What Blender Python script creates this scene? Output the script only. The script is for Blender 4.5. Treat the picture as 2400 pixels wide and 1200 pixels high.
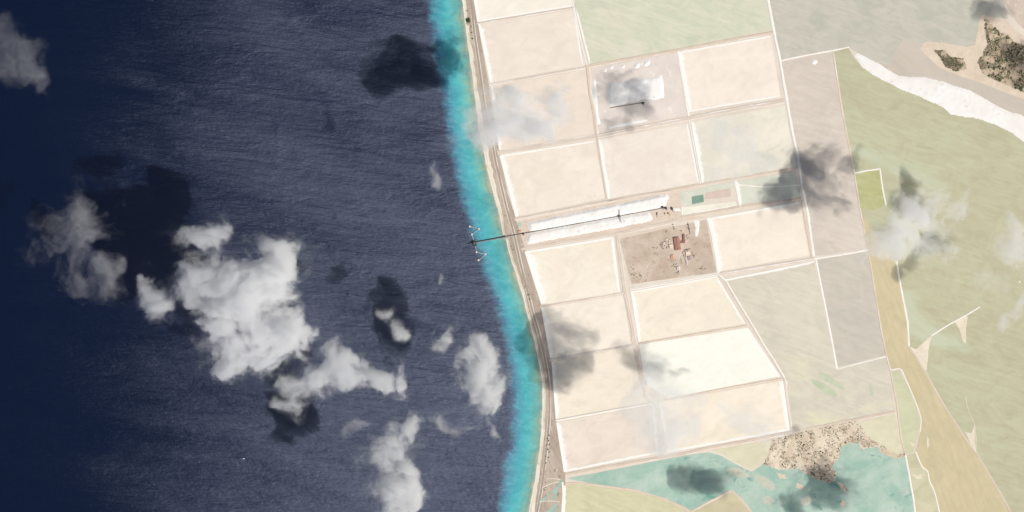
import bpy, bmesh, math, random
import numpy as np
from mathutils import Vector, Matrix
from mathutils.geometry import tessellate_polygon

for o in list(bpy.data.objects):
    bpy.data.objects.remove(o)
scene = bpy.context.scene
col = scene.collection
rng = random.Random(7)
R = math.radians

# ------------------------------------------------------------------ camera, sky, sun, exposure
S = 2.33                      # metres for one photograph pixel (satellite frame about 5.6 km by 2.8 km)
CAM_H = 16000.0
cam_d = bpy.data.cameras.new('camera')
cam = bpy.data.objects.new('camera', cam_d)
col.objects.link(cam)
cam.location = (0, 0, CAM_H)
cam.rotation_euler = (0, 0, 0)
cam_d.sensor_width = 36
cam_d.lens = 36 * CAM_H / (2400 * S)
cam_d.clip_start = 10
cam_d.clip_end = 60000
scene.camera = cam

SUN_ELEV = 56.0
SH = Vector((-248, 138, 0)).normalized()          # where shadows fall (west-north-west)
sun_dir = Vector((SH.x * math.cos(R(SUN_ELEV)), SH.y * math.cos(R(SUN_ELEV)), -math.sin(R(SUN_ELEV))))
SHADOW_PX = 1.0 / math.tan(R(SUN_ELEV))
sun_d = bpy.data.lights.new('sun', 'SUN')
sun_d.energy = 4.5
sun_d.angle = R(0.53)
sun_d.color = (1.0, 0.965, 0.91)
sun = bpy.data.objects.new('sun', sun_d)
col.objects.link(sun)
sun.rotation_euler = sun_dir.to_track_quat('-Z', 'Y').to_euler()

world = bpy.data.worlds.new('World')
scene.world = world
world.use_nodes = True
wn = world.node_tree.nodes
wl = world.node_tree.links
sky = wn.new('ShaderNodeTexSky')
sky.sky_type = 'NISHITA'
sky.sun_disc = False
sky.sun_elevation = R(SUN_ELEV)
sky.sun_rotation = math.atan2(-SH.x, -SH.y)
sky.air_density = 1.0
sky.dust_density = 1.2
bg = wn['Background']
bg.inputs['Strength'].default_value = 0.055
wl.new(sky.outputs[0], bg.inputs['Color'])

scene.view_settings.view_transform = 'Standard'
scene.view_settings.look = 'None'
scene.view_settings.gamma = 1
scene.view_settings.exposure = 0.0
scene.view_settings.use_curve_mapping = False
scene.render.engine = 'CYCLES'
scene.cycles.max_bounces = 10
scene.cycles.volume_bounces = 8
scene.cycles.diffuse_bounces = 2
scene.cycles.glossy_bounces = 2

# ------------------------------------------------------------------ helpers
def W(px, py, z=0.0):
    return ((px - 1200) * S, (600 - py) * S, z)

def lin(c):
    return tuple(((v / 255) / 12.92 if v / 255 <= 0.04045 else ((v / 255 + 0.055) / 1.055) ** 2.4) for v in c)

KILL = 1.32                   # how bright a unit-albedo level surface shows under this light
def alb(c, mx=0.76):
    return tuple(min(mx, v / KILL) for v in lin(c))

def tag(o, label=None, cat=None, group=None, kind=None):
    if label: o['label'] = label
    if cat: o['category'] = cat
    if group: o['group'] = group
    if kind: o['kind'] = kind
    return o

def empty(name, loc=(0, 0, 0), rz=0.0):
    o = bpy.data.objects.new(name, None)
    col.objects.link(o)
    o.location = loc
    o.rotation_euler = (0, 0, rz)
    return o

def mk(name, verts, faces, mat, parent=None, attr=None, smooth=False):
    me = bpy.data.meshes.new(name)
    me.from_pydata([tuple(v) for v in verts], [], [tuple(f) for f in faces])
    if attr is not None:
        for k, vals in attr.items():
            a = me.attributes.new(k, 'FLOAT', 'POINT')
            a.data.foreach_set('value', np.asarray(vals, dtype=np.float32))
    me.materials.append(mat)
    if smooth:
        me.polygons.foreach_set('use_smooth', [True] * len(me.polygons))
    me.update()
    o = bpy.data.objects.new(name, me)
    col.objects.link(o)
    if parent: o.parent = parent
    return o

class MB:
    """collects boxes, bars and prisms, then becomes ONE mesh object"""
    def __init__(self): self.v = []; self.f = []
    def hexa(self, pts):
        b = len(self.v); self.v += [tuple(p) for p in pts]
        for q in ((3, 2, 1, 0), (4, 5, 6, 7), (0, 1, 5, 4), (1, 2, 6, 5), (2, 3, 7, 6), (3, 0, 4, 7)):
            self.f.append(tuple(b + i for i in q))
        return self
    def box(self, x0, x1, y0, y1, z0, z1):
        return self.hexa([(x0, y0, z0), (x1, y0, z0), (x1, y1, z0), (x0, y1, z0), (x0, y0, z1), (x1, y0, z1), (x1, y1, z1), (x0, y1, z1)])
    def bar(self, a, b, w, h):
        a = Vector(a); b = Vector(b); d = (b - a)
        up = Vector((0, 0, 1))
        s = d.cross(up)
        if s.length < 1e-6: s = Vector((1, 0, 0))
        s.normalize(); u = s.cross(d).normalized()
        s *= w / 2; u *= h / 2
        return self.hexa([a - s - u, a + s - u, a + s + u, a - s + u, b - s - u, b + s - u, b + s + u, b - s + u])
    def cyl(self, x, y, r, z0, z1, n=8, r2=None):
        r2 = r if r2 is None else r2
        b = len(self.v)
        for k in range(n):
            a = 2 * math.pi * k / n
            self.v.append((x + r * math.cos(a), y + r * math.sin(a), z0))
        for k in range(n):
            a = 2 * math.pi * k / n
            self.v.append((x + r2 * math.cos(a), y + r2 * math.sin(a), z1))
        for k in range(n):
            self.f.append((b + k, b + (k + 1) % n, b + n + (k + 1) % n, b + n + k))
        self.f.append(tuple(b + n + k for k in range(n)))
        return self
    def build(self, name, mat, parent=None):
        return mk(name, self.v, self.f, mat, parent)

# --- numpy value noise
_tab = {}
def table(k):
    if k not in _tab: _tab[k] = np.random.RandomState(k).rand(256, 256)
    return _tab[k]
def fbm(x, y, seed, octaves=5, gain=0.5):
    out = np.zeros_like(x, dtype=float); amp = 1.0; tot = 0.0
    for k in range(octaves):
        t = table(seed * 31 + k)
        xi = np.floor(x).astype(int); yi = np.floor(y).astype(int)
        fx = x - xi; fy = y - yi
        fx = fx * fx * fx * (fx * (fx * 6 - 15) + 10); fy = fy * fy * fy * (fy * (fy * 6 - 15) + 10)
        a = t[xi & 255, yi & 255]; b = t[(xi + 1) & 255, yi & 255]; c = t[xi & 255, (yi + 1) & 255]; d = t[(xi + 1) & 255, (yi + 1) & 255]
        out += amp * ((a * (1 - fx) + b * fx) * (1 - fy) + (c * (1 - fx) + d * fx) * fy)
        tot += amp; amp *= gain
        x = x * 2.03 + 17.3; y = y * 2.03 + 5.7
    return out / tot

# --- materials
def new_mat(name):
    m = bpy.data.materials.new(name); m.use_nodes = True
    return m, m.node_tree.nodes, m.node_tree.links, m.node_tree.nodes['Principled BSDF']

def coords(n, l, rot=0.0, scale=(1, 1, 1), loc=(0, 0, 0)):
    g = n.new('ShaderNodeNewGeometry')
    mp = n.new('ShaderNodeMapping'); mp.vector_type = 'TEXTURE'
    mp.inputs['Rotation'].default_value = (0, 0, rot); mp.inputs['Scale'].default_value = scale; mp.inputs['Location'].default_value = loc
    l.new(g.outputs['Position'], mp.inputs['Vector'])
    return mp.outputs['Vector']

def noise(n, l, vec, scale, detail=4, rough=0.55, dist=0.0):
    t = n.new('ShaderNodeTexNoise'); t.inputs['Scale'].default_value = scale; t.inputs['Detail'].default_value = detail
    t.inputs['Roughness'].default_value = rough; t.inputs['Distortion'].default_value = dist
    l.new(vec, t.inputs['Vector'])
    return t.outputs['Fac']

def ramp(n, l, fac, stops, interp='LINEAR'):
    r = n.new('ShaderNodeValToRGB'); r.color_ramp.interpolation = interp
    e = r.color_ramp.elements
    while len(e) < len(stops): e.new(0.5)
    for el, (p, c) in zip(e, stops):
        el.position = p; el.color = (*c, 1) if len(c) == 3 else c
    if fac is not None: l.new(fac, r.inputs['Fac'])
    return r.outputs['Color']

def mix(n, l, fac, a, b, blend='MIX'):
    m = n.new('ShaderNodeMix'); m.data_type = 'RGBA'; m.blend_type = blend
    if isinstance(fac, float): m.inputs[0].default_value = fac
    else: l.new(fac, m.inputs[0])
    for sock, v in ((m.inputs[6], a), (m.inputs[7], b)):
        if isinstance(v, tuple): sock.default_value = (*v, 1)
        else: l.new(v, sock)
    return m.outputs[2]

def math_n(n, l, op, a, b=None, clamp=False):
    m = n.new('ShaderNodeMath'); m.operation = op; m.use_clamp = clamp
    for sock, v in ((m.inputs[0], a), (m.inputs[1], b)):
        if v is None: continue
        if isinstance(v, (int, float)): sock.default_value = v
        else: l.new(v, sock)
    return m.outputs[0]

def bw(v): return (v, v, v)

def flat_mat(name, c, var=0.12, scale=0.5, rough=0.9, spec=0.2):
    """plain painted or metal surface with slight wear"""
    m, n, l, p = new_mat(name)
    nz = noise(n, l, coords(n, l), scale, 5)
    a = tuple(v * (1 - var) for v in c); b = tuple(min(0.9, v * (1 + var)) for v in c)
    l.new(ramp(n, l, nz, [(0.3, a), (0.7, b)]), p.inputs['Base Color'])
    p.inputs['Roughness'].default_value = rough; p.inputs['Specular IOR Level'].default_value = spec
    return m

def ground_mat(name, c1, c2, c3=None, big=260.0, rot=0.0, stretch=1.0, speck=0.25, speck_size=14.0, bump=0.0, seed=0, speck_col=None, thr=0.58):
    """mottled earth / sand: two broad tones, an optional third in patches, fine specks"""
    m, n, l, p = new_mat(name)
    v = coords(n, l, rot, (stretch, 1, 1), (seed * 371.0, seed * 173.0, 0))
    big_n = noise(n, l, v, 1 / big, 6, 0.6, 0.6)
    colr = ramp(n, l, big_n, [(0.32, c1), (0.68, c2)])
    if c3:
        pn = noise(n, l, v, 2.6 / big, 5, 0.65, 0.3)
        colr = mix(n, l, ramp(n, l, pn, [(thr, bw(0)), (thr + 0.12, bw(1))]), colr, c3)
    sn = noise(n, l, v, 1 / speck_size, 3, 0.7)
    dark = speck_col if speck_col else tuple(x * 0.6 for x in c1)
    f = ramp(n, l, sn, [(0.55, bw(0)), (0.75, bw(speck))])
    colr = mix(n, l, f, colr, dark)
    l.new(colr, p.inputs['Base Color'])
    p.inputs['Roughness'].default_value = 0.95; p.inputs['Specular IOR Level'].default_value = 0.1
    if bump:
        b = n.new('ShaderNodeBump'); b.inputs['Strength'].default_value = 0.6; b.inputs['Distance'].default_value = bump
        l.new(sn, b.inputs['Height']); l.new(b.outputs['Normal'], p.inputs['Normal'])
    return m

SALT = alb((255, 252, 244))
def pond_mat(name, c1, c2, seed, streak=0.0, rot=0.35, patch=None, patch_thr=0.6, big=330.0, streak_amt=0.5, salt=SALT):
    """shallow brine over a salt or mud bed; attribute 'crust' brings in dry white salt towards the banks"""
    c1 = tuple(x * y for x, y in zip(c1, (0.975, 0.965, 0.955)))
    m, n, l, p = new_mat(name)
    v = coords(n, l, rot, (1 + streak, 1, 1), (seed * 911.0, seed * 577.0, 0))
    bn = noise(n, l, v, 1 / big, 6, 0.58, 0.8)
    colr = ramp(n, l, bn, [(0.3, c1), (0.7, c2)])
    if streak:
        vs = coords(n, l, rot, (9, 1, 1), (seed * 91.0, seed * 57.0, 0))
        sn = noise(n, l, vs, 1 / 22.0, 5, 0.65, 0.5)
        lo = tuple(x * 0.90 for x in c1); hi = tuple(min(0.78, x * 1.07) for x in c2)
        colr = mix(n, l, streak_amt, colr, ramp(n, l, sn, [(0.3, lo), (0.7, hi)]))
    fn = noise(n, l, v, 1 / 26.0, 4, 0.65)
    colr = mix(n, l, ramp(n, l, fn, [(0.4, bw(0)), (0.8, bw(0.28))]), colr, tuple(x * 0.93 for x in c1))
    mo = noise(n, l, coords(n, l, rot, (1.5, 1, 1), (seed * 71.0, seed * 37.0, 0)), 1 / 95.0, 8, 0.68, 1.2)
    colr = mix(n, l, ramp(n, l, mo, [(0.34, bw(0.75)), (0.5, bw(0))]), colr, tuple(x * y for x, y in zip(c1, (0.925, 0.935, 0.94))))
    colr = mix(n, l, ramp(n, l, mo, [(0.52, bw(0)), (0.68, bw(0.55))]), colr, tuple(min(0.77, x * y) for x, y in zip(c2, (1.035, 1.05, 1.07))))
    if patch:
        pn = noise(n, l, v, 1.7 / big, 6, 0.62, 0.7)
        colr = mix(n, l, ramp(n, l, pn, [(patch_thr, bw(0)), (patch_thr + 0.09, bw(1))]), colr, patch)
    at = n.new('ShaderNodeAttribute'); at.attribute_name = 'crust'
    cn = noise(n, l, coords(n, l), 1 / 18.0, 4, 0.6)
    f = math_n(n, l, 'ADD', at.outputs['Fac'], math_n(n, l, 'MULTIPLY', math_n(n, l, 'SUBTRACT', cn, 0.5), 0.9))
    f = math_n(n, l, 'MULTIPLY', f, ramp(n, l, at.outputs['Fac'], [(0.0, bw(0)), (0.12, bw(1))]))
    colr = mix(n, l, ramp(n, l, f, [(0.12, bw(0)), (0.68, bw(1))], 'EASE'), colr, salt)
    l.new(colr, p.inputs['Base Color'])
    p.inputs['Roughness'].default_value = 0.55; p.inputs['Specular IOR Level'].default_value = 0.2
    return m

M = {}
M['salt'] = ground_mat('salt_white', alb((255, 252, 247)), alb((250, 246, 240)), alb((242, 236, 230)), 120, speck=0.12, speck_size=9, bump=0.6)
M['salt_grey'] = ground_mat('salt_grey', alb((247, 240, 232)), alb((255, 252, 248)), alb((232, 222, 216)), 110, speck=0.1, speck_size=9, bump=0.6, thr=0.6)
M['bank'] = ground_mat('bank_earth', alb((230, 214, 198)), alb((244, 231, 216)), alb((252, 246, 236)), 90, speck=0.3, speck_size=9, thr=0.6)
M['bank_white'] = ground_mat('bank_salted', alb((248, 240, 228)), alb((255, 252, 242)), alb((232, 212, 194)), 60, speck=0.25, speck_size=8, thr=0.62)
M['bank_pink'] = ground_mat('bank_pink', alb((224, 202, 182)), alb((238, 220, 200)), alb((248, 240, 224)), 70, speck=0.3, speck_size=8, thr=0.6)
M['track'] = ground_mat('track_dirt', alb((216, 200, 186)), alb((232, 216, 200)), None, 80, speck=0.2, speck_size=7)
M['track_white'] = ground_mat('track_salt', alb((252, 248, 238)), alb((255, 253, 246)), None, 80, speck=0.15, speck_size=7)
M['land'] = ground_mat('land', alb((226, 212, 196)), alb((240, 227, 211)), None, 300, speck=0.3)
M['shoal'] = ground_mat('wet_shoal', alb((196, 204, 188)), alb((214, 208, 190)), alb((178, 196, 180)), 40, speck=0.3, speck_size=8)
M['asphalt'] = flat_mat('asphalt', alb((176, 160, 146)), 0.1, 0.05)
M['concrete'] = flat_mat('concrete', (0.62, 0.59, 0.54), 0.12, 0.2)
M['steel'] = flat_mat('dark_steel', (0.045, 0.045, 0.05), 0.25, 0.3, 0.6)
M['belt'] = flat_mat('rubber_belt', (0.03, 0.03, 0.032), 0.2, 0.3, 0.8)
M['galv'] = flat_mat('weathered_steel', (0.16, 0.14, 0.13), 0.3, 0.3, 0.7)
M['white'] = flat_mat('white_paint', (0.78, 0.76, 0.71), 0.08, 0.3)
M['glass'] = flat_mat('window_dark', (0.04, 0.05, 0.06), 0.1, 0.3, 0.2, 0.5)
M['bark'] = flat_mat('bark', (0.12, 0.085, 0.055), 0.3, 1.0)
M['roof_red'] = flat_mat('roof_red', alb((182, 132, 120)), 0.13, 0.12)
M['roof_maroon'] = flat_mat('roof_maroon', alb((172, 124, 118)), 0.13, 0.12)
M['roof_white'] = flat_mat('roof_white', alb((246, 226, 204)), 0.06, 0.12)
M['roof_orange'] = flat_mat('roof_orange', alb((226, 176, 148)), 0.08, 0.12)
M['roof_pale'] = flat_mat('roof_pale', alb((238, 220, 214)), 0.06, 0.12)
M['roof_grey'] = flat_mat('roof_grey', alb((196, 172, 164)), 0.13, 0.12)
M['roof_salmon'] = flat_mat('roof_salmon', alb((236, 190, 172)), 0.08, 0.12)
M['wall'] = flat_mat('wall_render', (0.55, 0.48, 0.40), 0.1, 0.3)
M['yellow'] = flat_mat('machine_yellow', (0.42, 0.30, 0.10), 0.15, 0.4)
def foliage(name, c):
    m, n, l, p = new_mat(name)
    nz = noise(n, l, coords(n, l), 0.5, 5, 0.7)
    l.new(ramp(n, l, nz, [(0.3, tuple(v * 0.7 for v in c)), (0.7, tuple(v * 1.4 for v in c))]), p.inputs['Base Color'])
    p.inputs['Roughness'].default_value = 0.8; p.inputs['Specular IOR Level'].default_value = 0.2
    return m
M['leaf'] = foliage('foliage_dark', (0.055, 0.085, 0.035))
M['leaf_dry'] = foliage('foliage_dry', (0.125, 0.115, 0.07))

# ------------------------------------------------------------------ sea
SHORE = [(-300, 1040), (-100, 1068), (0, 1082), (100, 1094), (200, 1108), (300, 1120), (400, 1140), (450, 1153), (500, 1168), (550, 1179), (565, 1186), (600, 1194),
         (650, 1210), (700, 1226), (750, 1238), (800, 1252), (850, 1263), (900, 1270), (950, 1270), (1000, 1268), (1050, 1264), (1100, 1256), (1150, 1247), (1200, 1236), (1300, 1212), (1500, 1150)]
REEF = [(-300, 985), (-100, 1003), (0, 1013), (100, 1024), (200, 1042), (300, 1056), (400, 1075), (450, 1086), (500, 1100), (550, 1113), (600, 1131), (650, 1149),
        (700, 1166), (750, 1183), (800, 1196), (850, 1201), (900, 1207), (950, 1208), (1000, 1208), (1050, 1205), (1080, 1196), (1100, 1191), (1150, 1186), (1200, 1178), (1300, 1150), (1500, 1085)]
def interp(tab, y):
    ys = [t[0] for t in tab]; xs = [t[1] for t in tab]
    if y <= ys[0]: return xs[0] + (y - ys[0]) * (xs[1] - xs[0]) / (ys[1] - ys[0]) * 0.15
    if y >= ys[-1]: return xs[-1] + (y - ys[-1]) * 0.15 * (xs[-1] - xs[-2]) / (ys[-1] - ys[-2])
    return float(np.interp(y, ys, xs))
def shore(y): return interp(SHORE, y)
def reef(y): return interp(REEF, y)

rows = [-7000, -4000, -2500, -1500, -900, -600] + list(range(-400, 1601, 6)) + [1800, 2200, 3000, 4500, 7500]
us = [-0.35, -0.1] + [i * 0.05 for i in range(0, 31)] + [1.7, 2, 2.5, 3, 4, 6, 9, 14, 25, 60, 120]
sv, sf, sa = [], [], []
for y in rows:
    xs, xr = shore(y), reef(y)
    for u in us:
        x = xs + (xr - xs) * u if u <= 1 else xr - (u - 1) * 70
        sv.append(W(x, y, 0)); sa.append(u)
nc = len(us)
for i in range(len(rows) - 1):
    for j in range(nc - 1):
        a = i * nc + j
        sf.append((a, a + nc, a + nc + 1, a + 1))

def sea_mat():
    m, n, l, p = new_mat('sea_water')
    n.remove(p)
    out = n['Material Output']
    at = n.new('ShaderNodeAttribute'); at.attribute_name = 'u'
    v = coords(n, l, 0.0, (1, 1, 1))
    wob = noise(n, l, coords(n, l, 0.25, (1.6, 1, 1)), 1 / 70.0, 6, 0.62, 0.8)
    u = math_n(n, l, 'ADD', at.outputs['Fac'], math_n(n, l, 'MULTIPLY', math_n(n, l, 'SUBTRACT', wob, 0.5), 0.46))
    deep = (0.0011, 0.0036, 0.0135)
    t = math_n(n, l, 'DIVIDE', u, 1.5, clamp=True)
    colr = ramp(n, l, t, [(0.0, alb((196, 186, 158))), (0.05, alb((160, 172, 146))), (0.13, alb((142, 190, 168))), (0.24, alb((112, 192, 188))),
                          (0.38, alb((86, 187, 190))), (0.49, alb((72, 168, 180))), (0.58, alb((60, 142, 162))), (0.67, alb((44, 98, 128))), (0.78, alb((30, 58, 90))), (1.0, deep)], 'EASE')
    patch = noise(n, l, coords(n, l, 0.5, (1.5, 1, 1), (300, 90, 0)), 1 / 120.0, 8, 0.66, 0.8)
    colr = mix(n, l, ramp(n, l, patch, [(0.38, bw(0.0)), (0.68, bw(0.75))]), colr, alb((54, 144, 154)), 'MIX')
    fine = noise(n, l, coords(n, l, -0.2, (2.2, 1, 1), (30, 70, 0)), 1 / 26.0, 5, 0.7, 0.4)
    colr = mix(n, l, ramp(n, l, fine, [(0.45, bw(0.0)), (0.75, bw(0.4))]), colr, alb((128, 206, 204)), 'MIX')
    isdeep = ramp(n, l, t, [(0.62, bw(0)), (0.88, bw(1))], 'EASE')
    colr = mix(n, l, isdeep, colr, deep)
    dif = n.new('ShaderNodeBsdfDiffuse'); l.new(colr, dif.inputs['Color'])
    glo = n.new('ShaderNodeBsdfGlossy'); glo.distribution = 'BECKMANN'
    wind = noise(n, l, coords(n, l, -0.25, (3.6, 1, 1)), 1 / 260.0, 8, 0.62, 0.7)
    sep = n.new('ShaderNodeSeparateXYZ'); g0 = n.new('ShaderNodeNewGeometry'); l.new(g0.outputs['Position'], sep.inputs[0])
    calm = n.new('ShaderNodeMapRange'); calm.interpolation_type = 'SMOOTHSTEP'      # calmer, smoother water far out
    for k_, v_ in zip((1, 2, 3, 4), (-3150.0, -1150.0, 0.30, 0.47)): calm.inputs[k_].default_value = v_
    l.new(sep.outputs[0], calm.inputs[0])
    l.new(math_n(n, l, 'ADD', calm.outputs[0], math_n(n, l, 'MULTIPLY', math_n(n, l, 'SUBTRACT', wind, 0.5), 0.20)), glo.inputs['Roughness'])
    glo.inputs['Color'].default_value = (0.065, 0.073, 0.099, 1)
    # waves: three sizes of wind chop, crests running down to the right
    w1 = noise(n, l, coords(n, l, -0.28, (3.0, 1, 1)), 1 / 7.0, 3, 0.6, 0.4)
    w2 = noise(n, l, coords(n, l, -0.30, (3.4, 1, 1)), 1 / 17.0, 3, 0.6, 0.6)
    w3 = noise(n, l, coords(n, l, -0.2, (3.6, 1, 1)), 1 / 60.0, 3, 0.55, 0.6)
    w4 = noise(n, l, coords(n, l, -0.24, (4.5, 1, 1)), 1 / 130.0, 5, 0.6, 0.8)
    h = math_n(n, l, 'ADD', math_n(n, l, 'MULTIPLY', w1, 0.7), math_n(n, l, 'ADD', math_n(n, l, 'MULTIPLY', w2, 1.25), math_n(n, l, 'ADD', math_n(n, l, 'MULTIPLY', w3, 2.2), math_n(n, l, 'MULTIPLY', w4, 5.0))))
    b = n.new('ShaderNodeBump'); b.inputs['Strength'].default_value = 1.0; b.inputs['Distance'].default_value = 1.0
    l.new(h, b.inputs['Height'])
    l.new(b.outputs['Normal'], glo.inputs['Normal'])
    # the shallows mostly show their bed; the open sea mostly shows the shine
    add = n.new('ShaderNodeAddShader')
    dim = n.new('ShaderNodeMixShader'); blk = n.new('ShaderNodeBsdfDiffuse'); blk.inputs['Color'].default_value = (0, 0, 0, 1)
    f = ramp(n, l, t, [(0.0, bw(0.1)), (0.4, bw(0.25)), (0.76, bw(1))])
    l.new(f, dim.inputs[0]); l.new(blk.outputs[0], dim.inputs[1]); l.new(glo.outputs[0], dim.inputs[2])
    l.new(dif.outputs[0], add.inputs[0]); l.new(dim.outputs[0], add.inputs[1])
    l.new(add.outputs[0], out.inputs['Surface'])
    return m
M['sea'] = sea_mat()
tag(mk('sea', sv, sf, M['sea'], attr={'u': sa}), kind='structure')

# ------------------------------------------------------------------ land and coast
def strip(name, ys, fa, fb, za, zb, mat, parent=None, n=1):
    v, f = [], []
    for y in ys:
        a, b = fa(y), fb(y)
        for k in range(n + 1):
            t = k / n
            v.append(W(a + (b - a) * t, y, za + (zb - za) * t))
    for i in range(len(ys) - 1):
        for k in range(n):
            q = i * (n + 1) + k
            f.append((q, q + n + 1, q + n + 2, q + 1))
    return mk(name, v, f, mat, parent)

ys_all = [-7000, -3000, -1200, -600] + list(range(-300, 1501, 4)) + [2000, 4000, 7000]
def jit(y, s, a, f): return a * (float(fbm(np.array([y * f + s]), np.array([s * 3.1]), 5, 4)[0]) - 0.5) * 2
land = strip('land', ys_all, lambda y: shore(y) + 6, lambda y: 8000, 1.0, 1.0, M['land'])
tag(land, kind='structure')
M['beach'] = ground_mat('beach_sand', alb((240, 226, 204)), alb((253, 245, 228)), alb((206, 184, 160)), 60, rot=-1.35, stretch=2.5, speck=0.4, speck_size=8, thr=0.58)
BEACH = [(-300, 15), (0, 13), (60, 13), (120, 15), (200, 14), (300, 20), (400, 20), (480, 14), (540, 9), (600, 10), (680, 11), (760, 10), (800, 8), (850, 8), (920, 12), (1000, 12), (1060, 13), (1120, 14), (1160, 16), (1200, 22), (1500, 30)]
def beach_in(y): return shore(y) + interp(BEACH, y) * 0.72 + jit(y, 3, 3.0, 0.08)
beach = strip('beach', ys_all, lambda y: shore(y) + jit(y, 9, 1.5, 0.1) - 1.0, beach_in, -0.6, 2.2, M['beach'], n=3)
tag(beach, kind='structure')
PW = [(-300, 1075), (0, 1110), (55, 1117), (200, 1143), (260, 1151), (360, 1170), (450, 1186), (513, 1206), (585, 1228), (650, 1248), (718, 1267), (780, 1280), (845, 1291), (900, 1297), (985, 1303), (1050, 1311), (1110, 1322), (1200, 1322), (1500, 1300)]
M['coast'] = ground_mat('coastal_flat', alb((176, 160, 145)), alb((204, 187, 170)), alb((222, 204, 188)), 90, rot=-1.35, stretch=5.0, speck=0.7, speck_size=9, speck_col=alb((112, 100, 86)), thr=0.57)
coast = strip('coastal_flat', ys_all, lambda y: beach_in(y) - 2.5, lambda y: interp(PW, y) + 3, 1.6, 1.6, M['coast'], n=2)
tag(coast, kind='structure')

def smooth_line(pts, step=5.0):
    """Catmull-Rom through pixel points, resampled"""
    P = [Vector((*p[:2], 0)) for p in pts]
    if len(P) == 2:
        n = max(2, int((P[1] - P[0]).length / step)); return [P[0].lerp(P[1], k / n) for k in range(n + 1)]
    out = []
    for i in range(len(P) - 1):
        p0 = P[i - 1] if i else P[0] * 2 - P[1]; p1, p2 = P[i], P[i + 1]; p3 = P[i + 2] if i + 2 < len(P) else P[-1] * 2 - P[-2]
        n = max(1, int((p2 - p1).length / step))
        for k in range(n):
            t = k / n
            out.append(0.5 * ((2 * p1) + (p2 - p0) * t + (2 * p0 - 5 * p1 + 4 * p2 - p3) * t * t + (3 * p1 - p0 - 3 * p2 + p3) * t ** 3))
    out.append(P[-1])
    return out

def poly_line(pts, step=5.0):
    P = [Vector((*p[:2], 0)) for p in pts]; out = []
    for a, b in zip(P, P[1:]):
        n = max(1, int((b - a).length / step))
        out += [a.lerp(b, k / n) for k in range(n)]
    return out + [P[-1]]

_seed = [100]
def wobble(n, amp, freq=0.35):
    _seed[0] += 1
    t = np.arange(n) * freq
    return (fbm(t, np.full(n, _seed[0] * 1.7), _seed[0] % 97, 4) - 0.5) * 2 * amp

def ribbon(name, line, w, z, mat, parent=None, off=0.0, wob=0.25, gaps=0.0, zend=None, minw=0.35):
    """flat strip along a pixel line; w and off in pixels; gaps = share of the length left bare"""
    n = len(line); L = wobble(n, wob * w); Rr = wobble(n, wob * w); G = wobble(n, 1.0, 0.12)
    v, f = [], []
    for i, p in enumerate(line):
        d = (line[min(i + 1, n - 1)] - line[max(i - 1, 0)]); d.z = 0
        d.normalize(); s = Vector((-d.y, d.x, 0))
        g = 1.0
        if gaps: g = min(1.0, max(0.12, 0.5 + (G[i] - (gaps - 0.5) * 0.7) * 4))
        a = p + s * (off - max(minw / 2, w / 2 + L[i]) * g); b = p + s * (off + max(minw / 2, w / 2 + Rr[i]) * g)
        v += [W(a.x, a.y, z), W(b.x, b.y, z)]
    for i in range(n - 1):
        f.append((2 * i, 2 * i + 1, 2 * i + 3, 2 * i + 2))
    used = sorted({k for q in f for k in q}); mp = {k: i for i, k in enumerate(used)}
    return mk(name, [v[k] for k in used], [tuple(mp[k] for k in q) for q in f], mat, parent)

def bank(name, line, w, z0, h, mat, parent=None, wob=0.28, slope=1.6):
    """raised earth bank with sloping sides; w = crest width in pixels"""
    n = len(line); L = wobble(n, wob * w); Rr = wobble(n, wob * w); H = wobble(n, 0.15 * h, 0.5)
    k = h * slope / S
    v, f = [], []
    for i, p in enumerate(line):
        d = (line[min(i + 1, n - 1)] - line[max(i - 1, 0)]); d.z = 0
        d.normalize(); s = Vector((-d.y, d.x, 0))
        wl_, wr_ = max(0.3, w / 2 + L[i]), max(0.3, w / 2 + Rr[i])
        for o, z in ((-wl_ - k, z0), (-wl_, z0 + h + H[i]), (wr_, z0 + h + H[i]), (wr_ + k, z0)):
            q = p + s * o; v.append(W(q.x, q.y, z))
    for i in range(n - 1):
        for j in range(3):
            a = 4 * i + j; f.append((a, a + 1, a + 5, a + 4))
    f.append((0, 1, 2, 3)); e = 4 * (n - 1); f.append((e + 3, e + 2, e + 1, e))
    return mk(name, v, f, mat, parent)

def flip_up(o):
    bm = bmesh.new(); bm.from_mesh(o.data)
    for f in bm.faces:
        if f.normal.z < 0: f.normal_flip()
    bm.to_mesh(o.data); bm.free()

def sheet(name, pts, z, mat, parent=None, step=7.0, amp=0.6):
    """flat irregular polygon from pixel corners"""
    pts = list(pts); line = poly_line(pts + [pts[0]], step)[:-1]
    n = len(line); Wb = wobble(n, amp, 0.6)
    out = []
    for i, p in enumerate(line):
        d = line[(i + 1) % n] - line[i - 1]; d.normalize()
        out.append(p + Vector((-d.y, d.x, 0)) * Wb[i])
    vs = [Vector(W(p.x, p.y, z)) for p in out]
    tris = tessellate_polygon([vs])
    area = sum(vs[i].x * vs[(i + 1) % n].y - vs[(i + 1) % n].x * vs[i].y for i in range(n))
    fs = []
    for a, b, c in tris:
        cr = (vs[b] - vs[a]).cross(vs[c] - vs[a]).z
        if abs(cr) < 1e-6: continue
        fs.append((a, b, c) if cr > 0 else (a, c, b))
    return mk(name, vs, fs, mat, parent), out

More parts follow.
